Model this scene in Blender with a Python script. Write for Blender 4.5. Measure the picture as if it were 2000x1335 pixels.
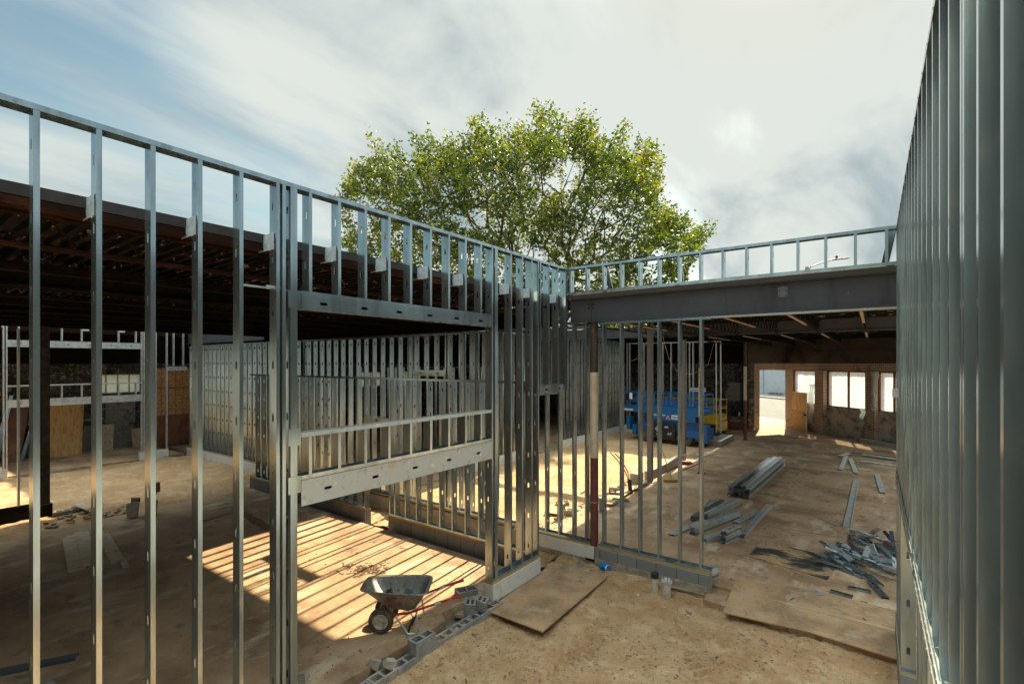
import bpy, math, random
import numpy as np
from mathutils import Vector, Matrix, noise
R = math.radians
rnd = random.Random(7)
for o in list(bpy.data.objects): bpy.data.objects.remove(o)
S = bpy.context.scene
COL = S.collection

# ------------------------------------------------------------------ camera
YAW = R(36.26); CZ = 4.4
cd = bpy.data.cameras.new('camera'); cam = bpy.data.objects.new('camera', cd); COL.objects.link(cam)
cam.location = (0, 0, CZ); cam.rotation_euler = (R(90), 0, YAW)
cd.sensor_width = 36; cd.lens = 36*961/2000; cd.shift_y = 40.5/2000
cd.clip_start = .05; cd.clip_end = 3000
S.camera = cam
# ------------------------------------------------------------------ light
SUN_EL = R(43); SUN_DIR = Vector((-.11, .99, 0)).normalized()*math.cos(SUN_EL) + Vector((0, 0, math.sin(SUN_EL)))
sd = bpy.data.lights.new('sun', 'SUN'); sd.energy = 2.9; sd.angle = R(.9); sd.color = (1, .88, .60)
so = bpy.data.objects.new('sun', sd); COL.objects.link(so)
so.rotation_euler = SUN_DIR.to_track_quat('Z', 'Y').to_euler(); so.location = (-10, 30, 30)
W = bpy.data.worlds.new("World"); S.world = W; W.use_nodes = True
nt = W.node_tree; N = nt.nodes; L = nt.links
bg = N['Background']; bg.inputs[1].default_value = .1
sky = N.new('ShaderNodeTexSky'); sky.sky_type = 'NISHITA'; sky.sun_disc = False
sky.sun_elevation = SUN_EL; sky.sun_rotation = math.atan2(SUN_DIR.x, SUN_DIR.y); sky.air_density = 1.2; sky.dust_density = 1.5
def wn(t, **k):
    n = N.new(t)
    for a, b in k.items(): setattr(n, a, b)
    return n
def wmath(op, a, b=None, clamp=False):
    n = wn('ShaderNodeMath', operation=op); n.use_clamp = clamp
    for i, v in enumerate((a, b)):
        if v is None: continue
        if isinstance(v, (int, float)): n.inputs[i].default_value = v
        else: L.new(v, n.inputs[i])
    return n.outputs[0]
tc = wn('ShaderNodeTexCoord'); sep = wn('ShaderNodeSeparateXYZ'); L.new(tc.outputs['Generated'], sep.inputs[0])
zz = wmath('ADD', wmath('MAXIMUM', sep.outputs[2], 0.0), .22)
cx = wmath('DIVIDE', sep.outputs[0], zz); cy = wmath('DIVIDE', sep.outputs[1], zz)
cmb = wn('ShaderNodeCombineXYZ'); L.new(cx, cmb.inputs[0]); L.new(cy, cmb.inputs[1])
def cloud(scale, rot, sx, sy, det, dist, loc=(0, 0, 0)):
    m = wn('ShaderNodeMapping'); m.inputs['Rotation'].default_value = (0, 0, R(rot)); m.inputs['Scale'].default_value = (sx, sy, 1); m.inputs['Location'].default_value = loc
    L.new(cmb.outputs[0], m.inputs[0])
    n = wn('ShaderNodeTexNoise'); n.inputs['Scale'].default_value = scale; n.inputs['Detail'].default_value = det; n.inputs['Roughness'].default_value = .55; n.inputs['Distortion'].default_value = dist
    L.new(m.outputs[0], n.inputs[0]); return n.outputs[0]
def ramp(v, stops):
    r = wn('ShaderNodeValToRGB'); L.new(v, r.inputs[0]); r.color_ramp.interpolation = 'EASE'
    while len(r.color_ramp.elements) < len(stops): r.color_ramp.elements.new(.5)
    for e, (p, c) in zip(r.color_ramp.elements, stops): e.position = p; e.color = (c, c, c, 1) if isinstance(c, (int, float)) else (*c, 1)
    return r.outputs[0]
SKY_ROT, SKY_LOC = -4, (0.3, 0, 0)
n1 = cloud(1.2, SKY_ROT, 1, .3, 6, .35, SKY_LOC)
n2 = cloud(4.0, SKY_ROT+7, 1, .28, 8, .3, (3, 1, 0))
dt = wn('ShaderNodeVectorMath', operation='DOT_PRODUCT'); L.new(tc.outputs['Generated'], dt.inputs[0]); dt.inputs[1].default_value = tuple(SUN_DIR)
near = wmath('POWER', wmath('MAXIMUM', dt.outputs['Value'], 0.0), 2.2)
glow = wmath('POWER', wmath('MAXIMUM', dt.outputs['Value'], 0.0), 60)
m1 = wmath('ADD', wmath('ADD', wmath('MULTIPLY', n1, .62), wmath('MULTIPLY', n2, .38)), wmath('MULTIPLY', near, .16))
def blob(px, py, rad, amt):
    u, v = (px-1000)/961, (708-py)/961; d = Vector((u*math.cos(YAW)-math.sin(YAW), u*math.sin(YAW)+math.cos(YAW), v)).normalized()
    q = wn('ShaderNodeVectorMath', operation='DOT_PRODUCT'); L.new(tc.outputs['Generated'], q.inputs[0]); q.inputs[1].default_value = tuple(d)
    mr = wn('ShaderNodeMapRange'); mr.interpolation_type = 'SMOOTHSTEP'; mr.inputs[1].default_value = math.cos(R(rad)); mr.inputs[2].default_value = 1; mr.inputs[3].default_value = 0; mr.inputs[4].default_value = amt; L.new(q.outputs['Value'], mr.inputs[0]); return mr.outputs[0]
m1 = wmath('SUBTRACT', m1, .03)
for bb in ((60, 90, 30, -.07), (420, 240, 15, -.08), (1380, 370, 12, -.10), (1560, 320, 12, -.09), (760, 60, 18, .12), (1650, 130, 25, .15), (1560, 460, 12, .12), (860, 210, 10, .08), (480, 110, 9, .10), (300, 380, 12, .08)):
    m1 = wmath('ADD', m1, blob(*bb))
mask = ramp(m1, [(.36, 0.0), (.60, 1.0)])
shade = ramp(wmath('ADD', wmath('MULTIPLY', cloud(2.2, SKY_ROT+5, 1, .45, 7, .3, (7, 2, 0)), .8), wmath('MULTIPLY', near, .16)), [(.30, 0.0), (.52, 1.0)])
ccol = wn('ShaderNodeMix', data_type='RGBA'); L.new(shade, ccol.inputs[0])
ccol.inputs[6].default_value = (23, 28, 31, 1); ccol.inputs[7].default_value = (49.5, 50.5, 47.5, 1)
bright = wn('ShaderNodeMix', data_type='RGBA', blend_type='MULTIPLY'); bright.inputs[0].default_value = 1
L.new(ccol.outputs[2], bright.inputs[6])
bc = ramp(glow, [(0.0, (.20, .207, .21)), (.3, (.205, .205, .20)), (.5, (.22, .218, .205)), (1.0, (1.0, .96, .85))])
zen = ramp(sep.outputs[2], [(.58, (.168, .169, .166)), (.85, (.90, 1.0, 1.06))])  # sky overhead raised well above the low band, as added fill for the floors
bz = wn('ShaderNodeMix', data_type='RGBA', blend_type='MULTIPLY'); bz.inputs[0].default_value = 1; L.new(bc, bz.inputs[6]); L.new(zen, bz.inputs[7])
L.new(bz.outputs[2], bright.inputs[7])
skc = wn('ShaderNodeMix', data_type='RGBA', blend_type='MULTIPLY'); skc.inputs[0].default_value = 1; L.new(sky.outputs[0], skc.inputs[6]); skc.inputs[7].default_value = (.31, .335, .275, 1)
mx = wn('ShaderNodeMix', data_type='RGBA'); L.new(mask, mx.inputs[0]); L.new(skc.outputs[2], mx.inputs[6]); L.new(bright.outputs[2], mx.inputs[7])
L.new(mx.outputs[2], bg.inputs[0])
S.view_settings.view_transform = 'Standard'; S.view_settings.look = 'None'; S.view_settings.gamma = 1; S.view_settings.exposure = 2.2
S.render.engine = 'CYCLES'; S.cycles.max_bounces = 12; S.cycles.diffuse_bounces = 6; S.cycles.glossy_bounces = 6; S.cycles.transparent_max_bounces = 12
S.cycles.use_denoising = True

# ------------------------------------------------------------------ photo calibration: pixel of the photograph -> point of the place
c_, s_ = math.cos(YAW), math.sin(YAW)
def ray(px): u = (px-1000)/961; return u*c_-s_, u*s_+c_
def gp(px, py, z=0.0):
    t = (CZ-z)*961/(py-708); a, b = ray(px); return a*t, b*t
def ontoY(px, Y): a, b = ray(px); return a*Y/b, Y
def ontoX(px, X): a, b = ray(px); return X, b*X/a
def zat(px, py, X, Y): return CZ-(py-708)/961*(-X*s_+Y*c_)

# ------------------------------------------------------------------ materials
MATS = {}
def mat(name, col, rough=.7, metal=0.0, layers=(), bump=(), tr=None, spec=.5, ndetail=6):
    m = bpy.data.materials.new(name); m.use_nodes = True; t = m.node_tree; n = t.nodes; l = t.links
    p = n['Principled BSDF']; p.inputs['Roughness'].default_value = rough; p.inputs['Metallic'].default_value = metal
    p.inputs['Specular IOR Level'].default_value = spec
    g = n.new('ShaderNodeNewGeometry')
    rgb = n.new('ShaderNodeRGB'); rgb.outputs[0].default_value = (*col, 1); cur = rgb.outputs[0]
    def tex(sc, st, kind='noise', rot=0):
        mp = n.new('ShaderNodeMapping'); mp.inputs['Scale'].default_value = st; mp.inputs['Rotation'].default_value = (0, 0, R(rot)); l.new(g.outputs['Position'], mp.inputs[0])
        if kind == 'voronoi':
            q = n.new('ShaderNodeTexVoronoi'); q.inputs['Scale'].default_value = sc; l.new(mp.outputs[0], q.inputs[0]); return q.outputs['Distance']
        if kind == 'cell':
            q = n.new('ShaderNodeTexVoronoi'); q.inputs['Scale'].default_value = sc; l.new(mp.outputs[0], q.inputs[0])
            sp = n.new('ShaderNodeSeparateColor'); l.new(q.outputs['Color'], sp.inputs[0]); return sp.outputs[0]
        if kind == 'wave':
            q = n.new('ShaderNodeTexWave'); q.inputs['Scale'].default_value = sc; q.inputs['Distortion'].default_value = 6; q.inputs['Detail'].default_value = 3; l.new(mp.outputs[0], q.inputs[0]); return q.outputs['Fac']
        q = n.new('ShaderNodeTexNoise'); q.inputs['Scale'].default_value = sc; q.inputs['Detail'].default_value = ndetail; q.inputs['Roughness'].default_value = .62; l.new(mp.outputs[0], q.inputs[0]); return q.outputs[0]
    for ly in layers:   # (colour, scale, lo, hi, stretch, kind, rot)
        c2, sc, lo, hi = ly[:4]; st = ly[4] if len(ly) > 4 else (1, 1, 1); kd = ly[5] if len(ly) > 5 else 'noise'; rt = ly[6] if len(ly) > 6 else 0
        mr = n.new('ShaderNodeMapRange'); mr.inputs[1].default_value = lo; mr.inputs[2].default_value = hi; l.new(tex(sc, st, kd, rt), mr.inputs[0])
        mi = n.new('ShaderNodeMix'); mi.data_type = 'RGBA'; l.new(mr.outputs[0], mi.inputs[0]); l.new(cur, mi.inputs[6]); mi.inputs[7].default_value = (*c2, 1); cur = mi.outputs[2]
    l.new(cur, p.inputs['Base Color'])
    prev = None
    for b in bump:      # (scale, strength, distance, stretch, kind)
        bn = n.new('ShaderNodeBump'); bn.inputs['Strength'].default_value = b[1]; bn.inputs['Distance'].default_value = b[2]
        l.new(tex(b[0], b[3] if len(b) > 3 else (1, 1, 1), b[4] if len(b) > 4 else 'noise'), bn.inputs['Height'])
        if prev: l.new(prev, bn.inputs['Normal'])
        prev = bn.outputs[0]
    if prev: l.new(prev, p.inputs['Normal'])
    if tr is not None:
        ts = n.new('ShaderNodeBsdfTranslucent'); l.new(cur, ts.inputs[0]); ms = n.new('ShaderNodeMixShader'); ms.inputs[0].default_value = tr
        l.new(p.outputs[0], ms.inputs[1]); l.new(ts.outputs[0], ms.inputs[2]); l.new(ms.outputs[0], n['Material Output'].inputs[0])
    MATS[name] = m; return m
def brickmat(name, c1, c2, mortar, bw, bh, char=None, ms=.012, rot=None, bumps=.5):
    m = bpy.data.materials.new(name); m.use_nodes = True; t = m.node_tree; n = t.nodes; l = t.links; p = n['Principled BSDF']; p.inputs['Roughness'].default_value = .85
    g = n.new('ShaderNodeNewGeometry'); sp = n.new('ShaderNodeSeparateXYZ'); l.new(g.outputs['Position'], sp.inputs[0])
    # run along whichever way the wall faces: u = x*|ny| + y*|nx|
    sn = n.new('ShaderNodeSeparateXYZ'); l.new(g.outputs['True Normal'], sn.inputs[0])
    def mm(op, a, b):
        q = n.new('ShaderNodeMath'); q.operation = op
        for i, v in enumerate((a, b)):
            if v is None: continue
            if isinstance(v, (int, float)): q.inputs[i].default_value = v
            else: l.new(v, q.inputs[i])
        return q.outputs[0]
    u = mm('SUBTRACT', mm('MULTIPLY', sp.outputs[0], sn.outputs[1]), mm('MULTIPLY', sp.outputs[1], sn.outputs[0]))
    cb = n.new('ShaderNodeCombineXYZ'); l.new(u, cb.inputs[0]); l.new(sp.outputs[2], cb.inputs[1])
    b = n.new('ShaderNodeTexBrick'); l.new(cb.outputs[0], b.inputs[0]); b.inputs['Scale'].default_value = 1
    b.inputs['Brick Width'].default_value = bw; b.inputs['Row Height'].default_value = bh; b.inputs['Mortar Size'].default_value = ms; b.inputs['Mortar Smooth'].default_value = .2
    b.inputs['Color1'].default_value = (*c1, 1); b.inputs['Color2'].default_value = (*c2, 1); b.inputs['Mortar'].default_value = (*mortar, 1)
    cur = b.outputs['Color']
    for (c3, sc, lo, hi) in (char or ()):
        q = n.new('ShaderNodeTexNoise'); q.inputs['Scale'].default_value = sc; q.inputs['Detail'].default_value = 9; q.inputs['Roughness'].default_value = .7; l.new(g.outputs['Position'], q.inputs[0])
        mr = n.new('ShaderNodeMapRange'); mr.inputs[1].default_value = lo; mr.inputs[2].default_value = hi; l.new(q.outputs[0], mr.inputs[0])
        mi = n.new('ShaderNodeMix'); mi.data_type = 'RGBA'; l.new(mr.outputs[0], mi.inputs[0]); l.new(cur, mi.inputs[6]); mi.inputs[7].default_value = (*c3, 1); cur = mi.outputs[2]
    l.new(cur, p.inputs['Base Color'])
    bn = n.new('ShaderNodeBump'); bn.inputs['Strength'].default_value = bumps; bn.inputs['Distance'].default_value = .01; bn.invert = True; l.new(b.outputs['Fac'], bn.inputs['Height']); l.new(bn.outputs[0], p.inputs['Normal'])
    MATS[name] = m; return m
galv = mat('galvanized steel', (.42, .50, .54), .2, .85, [((.30, .355, .38), 7, .42, .62, (1, 1, .15)), ((.40, .42, .41), 3, .58, .75), ((.52, .55, .56), 5, .64, .74, (1, 1, .5))], ndetail=3)
galvs = mat('highlight galvanized stock', (.74, .76, .76), .3, .7, [((.5, .52, .52), 5, .5, .7)])  # brightest steel copy; highlights on the stacked studs put into the colour
dark_backing = mat('dark green sheathing board', (.03, .045, .035), .8, 0, [((.045, .06, .045), 2, .45, .65)])
galvf = mat('lightened galvanized steel', (.60, .63, .64), .42, .6, [((.42, .44, .45), 6, .45, .65), ((.55, .48, .38), 2.5, .6, .75)])  # paler, duller steel copy; window and sky reflections put into the colour
galvd = mat('dusty galvanized steel', (.52, .57, .59), .42, .6, [((.56, .47, .36), 2.2, .58, .66), ((.40, .41, .41), 9, .58, .66), ((.74, .74, .72), 6, .6, .66)], [(60, .15, .002)])
galvk = mat('dark aged steel stud', (.035, .032, .03), .5, .5, [((.09, .07, .05), 6, .45, .7)])
clipm = mat('sky tinted zinc clip', (.58, .72, .80), .5, .0, [((.45, .5, .54), 20, .4, .6)])  # zinc clips, with the sky's reflection put into a pale blue colour
painted = mat('grey primed steel', (.052, .052, .061), .5, .1, [((.066, .067, .076), 1.2, .4, .7), ((.10, .06, .04), 9, .66, .76), ((.13, .13, .135), 26, .64, .70, (1, 1, .35)), ((.034, .034, .04), 3, .56, .7, (1, 1, .2))])
packing = mat('stacked plate edges', (.07, .058, .05), .6, .3, [((.16, .075, .03), 3, .56, .66, (.4, 1, 8))])
rust = mat('rusty steel', (.032, .015, .011), .75, .2, [((.10, .038, .018), 6, .54, .68, (1, .4, 1)), ((.025, .017, .015), 12, .5, .7)], [(40, .2, .004)], spec=.06)
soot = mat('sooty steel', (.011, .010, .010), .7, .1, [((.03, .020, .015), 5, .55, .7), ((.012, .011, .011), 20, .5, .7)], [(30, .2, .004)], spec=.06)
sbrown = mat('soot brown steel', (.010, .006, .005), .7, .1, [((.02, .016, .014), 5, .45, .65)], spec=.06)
deckm = mat('sooty deck with glints', (.006, .0055, .005), .6, .2, [((.42, .39, .33), 2.2, .615, .635, (1.6, 9, 1)), ((.01, .01, .01), 8, .5, .7)], spec=.06)  # sooty deck; reflected light on the ribs painted as pale dashes
tar = mat('black roofing', (.03, .03, .032), .9, 0, [((.05, .048, .046), 4, .5, .7)], spec=.06)
edgem = mat('dark charcoal edge angle', (.035, .035, .038), .6, .1, [((.055, .052, .05), 5, .5, .7)])
galvr = 0
plank = mat('pale sawn plank', (.72, .54, .37), .8, 0, [((.40, .28, .18), 5, .45, .65, (3, 1, 1)), ((.66, .52, .38), 9, .55, .7)], [(40, .3, .004)])
rear_dark = mat('dark green reflection backdrop', (.05, .065, .05), .9)  # for the added unseen block that the studs reflect
chipm = mat('brown wood chip', (.30, .20, .12), .9)
stonem = mat('sandy clod', (.42, .30, .18), .95, 0, [((.28, .19, .11), 9, .45, .6)])
greypost = mat('grey painted post', (.14, .145, .15), .45, .1, [((.19, .19, .19), 8, .5, .7)])
timber = mat('pale timber', (.46, .32, .17), .75, 0, [((.32, .20, .10), 5, .45, .7, (1, 6, 6)), ((.6, .45, .27), 20, .5, .7, (.4, 1, 1))], [(50, .2, .003)])
oldwood = mat('weathered dusty board', (.42, .31, .205), .85, 0, [((.22, .15, .09), 6, .45, .65, (1, 3, 1)), ((.48, .38, .26), 3, .5, .7)], [(40, .3, .004)])
plate = mat('yellow pine plate', (.42, .28, .11), .7, 0, [((.25, .15, .06), 12, .5, .7, (.2, 1, 1))])
ply = mat('plywood sheet', (.66, .38, .13), .7, 0, [((.48, .24, .07), 1.6, .45, .62, (7, 7, .8)), ((.28, .12, .03), 2.2, .70, .74, (2, 2, 1)), ((.6, .38, .16), 3, .5, .7)], [(40, .1, .002)])
osb = mat('strand board', (.42, .23, .085), .8, 0, [((.27, .13, .04), 14, .45, .6), ((.55, .34, .15), 26, .55, .65, (1, 1, 1), 'cell')], [(30, .2, .003)])
redply = mat('dark red plywood', (.22, .085, .04), .6, 0, [((.11, .04, .02), 4, .45, .65, (1, 1, .3)), ((.3, .14, .07), 9, .55, .7)])
plyground = mat('dusty plywood sheet', (.47, .275, .14), .9, 0, [((.27, .165, .09), 1.3, .42, .62), ((.44, .31, .19), 4, .5, .68), ((.20, .12, .065), 14, .58, .72), ((.16, .09, .045), 60, .62, .72, (1, .25, 1))], [(35, .35, .006), (8, .3, .01)])
plyburn = mat('charred plywood', (.36, .24, .135), .9, 0, [((.52, .31, .12), 3.5, .50, .60, (1, 1.6, 1)), ((.03, .026, .022), 1.25, .46, .54, (.8, 1.6, 1)), ((.10, .07, .045), 9, .55, .65)], [(30, .4, .006)])
cmu = mat('grey concrete block', (.285, .262, .23), .95, 0, [((.19, .185, .175), 8, .45, .65), ((.36, .34, .30), 3, .55, .7)], [(120, .5, .004)])
cmud = mat('dusty concrete block', (.34, .29, .235), .95, 0, [((.24, .20, .16), 7, .45, .65), ((.44, .38, .3), 3, .55, .7)], [(120, .5, .004)])
white = mat('whitewashed concrete', (.66, .63, .58), .85, 0, [((.48, .43, .36), 4, .52, .72), ((.30, .23, .16), 2.5, .66, .76)], [(25, .25, .005)])
rough = mat('rough grey concrete', (.37, .31, .24), .95, 0, [((.24, .19, .14), 5, .42, .62), ((.5, .44, .36), 18, .55, .68)], [(14, .8, .03), (60, .4, .006)])
slabm = mat('dusty concrete slab', (.47, .295, .165), .85, 0, [((.27, .155, .08), .55, .42, .62, (1, 1.5, 1)), ((.54, .40, .26), 1.3, .54, .64, (1.4, .6, 1), 'noise', 40), ((.17, .115, .07), 3.3, .56, .72), ((.52, .43, .32), 7, .60, .70, (1.3, .4, 1), 'noise', 30), ((.13, .08, .045), 24, .64, .72)], [(3, .35, .03), (12, .3, .01), (35, .4, .006)], ndetail=9)
sandm = mat('trodden sand', (.51, .315, .160), .95, 0, [((.40, .215, .09), .7, .40, .62), ((.60, .40, .22), 2.2, .5, .68), ((.30, .175, .08), 6, .55, .7, (1, 1, 1), 'noise', 20), ((.15, .09, .048), 26, .60, .68, (1, .5, 1), 'noise', 25), ((.56, .43, .27), 15, .60, .72)], [(3, .8, .06), (11, .9, .045), (40, .7, .015)], ndetail=9)  # dark flecks put the shade of small crevices into the sand colour
soil = mat('dark soil', (.17, .10, .055), .95, 0, [((.26, .165, .09), 5, .45, .65), ((.09, .055, .03), 14, .5, .7)], [(6, .9, .06), (30, .6, .015)])
paving = mat('far paved ground', (.30, .27, .22), .9, 0, [((.22, .2, .17), .5, .4, .6), ((.38, .34, .27), 3, .5, .7)], [(30, .3, .005)])
asphalt = mat('asphalt', (.10, .098, .092), .9, 0, [((.14, .13, .12), 1.5, .4, .65), ((.06, .06, .06), 12, .55, .7)], [(60, .3, .004)])
whitepaint = mat('white painted block wall', (.50, .54, .58), .8, 0, [((.42, .45, .48), 2, .5, .7)], [(20, .1, .004)])
black = mat('black rubber', (.022, .021, .02), .75, 0, [((.08, .06, .045), 7, .5, .7)], [(50, .3, .004)])
tyrem = mat('dusty tyre', (.06, .05, .04), .85, 0, [((.13, .10, .07), 9, .45, .65)], [(60, .4, .004)])
hubm = mat('pale wheel hub', (.50, .46, .38), .6, .2, [((.25, .19, .12), 14, .5, .65)])
traym = mat('scratched grey barrow tray', (.24, .225, .20), .55, .4, [((.33, .30, .26), 9, .5, .62, (1, 1, .3)), ((.17, .08, .05), 6, .57, .68), ((.08, .075, .07), 20, .55, .7)], [(30, .2, .003)])
redpaint = mat('red painted handle', (.36, .02, .022), .45, 0, [((.5, .42, .38), 14, .64, .67)])
maroon = mat('maroon column paint', (.155, .045, .036), .55, 0, [((.10, .028, .022), 5, .45, .65), ((.3, .2, .17), 7, .66, .72)], [(20, .1, .003)])
cream = mat('flaking cream paint', (.60, .50, .37), .6, 0, [((.45, .35, .24), 4, .5, .7), ((.03, .018, .014), 7, .665, .68)], [(20, .15, .003)])
darkcol = mat('sooty column paint', (.05, .032, .024), .6, .1, [((.12, .08, .055), 9, .48, .7)])
bluepaint = mat('blue machine paint', (.006, .115, .32), .45, 0, [((.015, .10, .26), 4, .5, .7), ((.09, .17, .26), 9, .66, .75)])
yellowpaint = mat('yellow machine paint', (.62, .38, .02), .45, 0, [((.45, .26, .02), 5, .5, .7)])
darkpanel = mat('black engine cover', (.014, .014, .016), .5, 0, [((.06, .055, .05), 6, .55, .72)])
whitelet = mat('white lettering', (.8, .8, .8), .5)
redlet = mat('red lettering', (.6, .04, .03), .5)
decalm = mat('white decal', (.62, .64, .66), .5, 0, [((.45, .46, .48), 30, .5, .6)])
brownbox = mat('brown tool chest paint', (.17, .085, .05), .5, .1, [((.11, .06, .035), 4, .5, .7)])
bluecan = mat('blue plastic', (.0, .21, .62), .35)
paleplastic = mat('pale pvc', (.58, .53, .44), .5, 0, [((.35, .28, .2), 9, .52, .7)])
bucketm = mat('dusty white bucket', (.52, .49, .44), .6, 0, [((.35, .30, .24), 8, .5, .7)])
sheeting = mat('translucent plastic sheeting', (.62, .66, .68), .35, 0, [((.50, .56, .58), 1.3, .45, .6, (1, 1, 2))], [(2.2, .6, .15, (1, 1, .6))], tr=.85)
n_ = sheeting.node_tree.nodes; l_ = sheeting.node_tree.links; tp_ = n_.new('ShaderNodeBsdfTransparent'); mm_ = n_.new('ShaderNodeMixShader'); mm_.inputs[0].default_value = .25; src_ = n_['Material Output'].inputs[0].links[0].from_socket; l_.new(src_, mm_.inputs[1]); l_.new(tp_.outputs[0], mm_.inputs[2]); l_.new(mm_.outputs[0], n_['Material Output'].inputs[0])
glassblock = mat('white glazed panes', (.86, .87, .80), .4, 0, [((.7, .72, .68), 8, .5, .7)], tr=.6)
yellowwood = mat('yellowish window bars', (.55, .45, .16), .6)
darkglass = mat('dark window glass', (.02, .03, .035), .1)
bark = mat('dark elm bark', (.06, .045, .032), .9, 0, [((.11, .085, .06), 6, .45, .65, (1, 1, .2))], [(20, .6, .03, (1, 1, .3))])
brick = brickmat('brown brick', (.30, .15, .09), (.20, .10, .065), (.60, .50, .40), .23, .085, [((.10, .06, .045), 1.1, .56, .7)], .014)
charred = brickmat('charred block wall', (.10, .095, .085), (.05, .047, .043), (.02, .02, .02), .42, .21, [((.018, .017, .015), .8, .5, .62), ((.36, .34, .31), 9, .55, .62), ((.02, .018, .017), 2.2, .50, .60)], .01)
blockwall = brickmat('grey block wall', (.26, .245, .22), (.21, .2, .18), (.15, .14, .125), .41, .205, [((.04, .037, .035), 1.2, .52, .6)], .01)
curbcmu = brickmat('fresh block course', (.235, .225, .215), (.20, .19, .185), (.12, .115, .11), .41, 1.0, [((.33, .29, .23), 3, .6, .74)], .012)
lintelm = mat('brown scorched fascia', (.055, .037, .029), .7, 0, [((.025, .018, .015), .9, .45, .6), ((.11, .065, .045), 5, .55, .7, (1, 1, 4))])
panelm = mat('grey brown panel', (.50, .43, .34), .8, 0, [((.15, .125, .10), 2, .45, .65)], [(20, .2, .004)])
tarp = mat('blue tarp', (.0, .10, .34), .45, 0, [((.0, .06, .2), 6, .45, .6)], [(7, .6, .05)])
leafm = None
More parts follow.
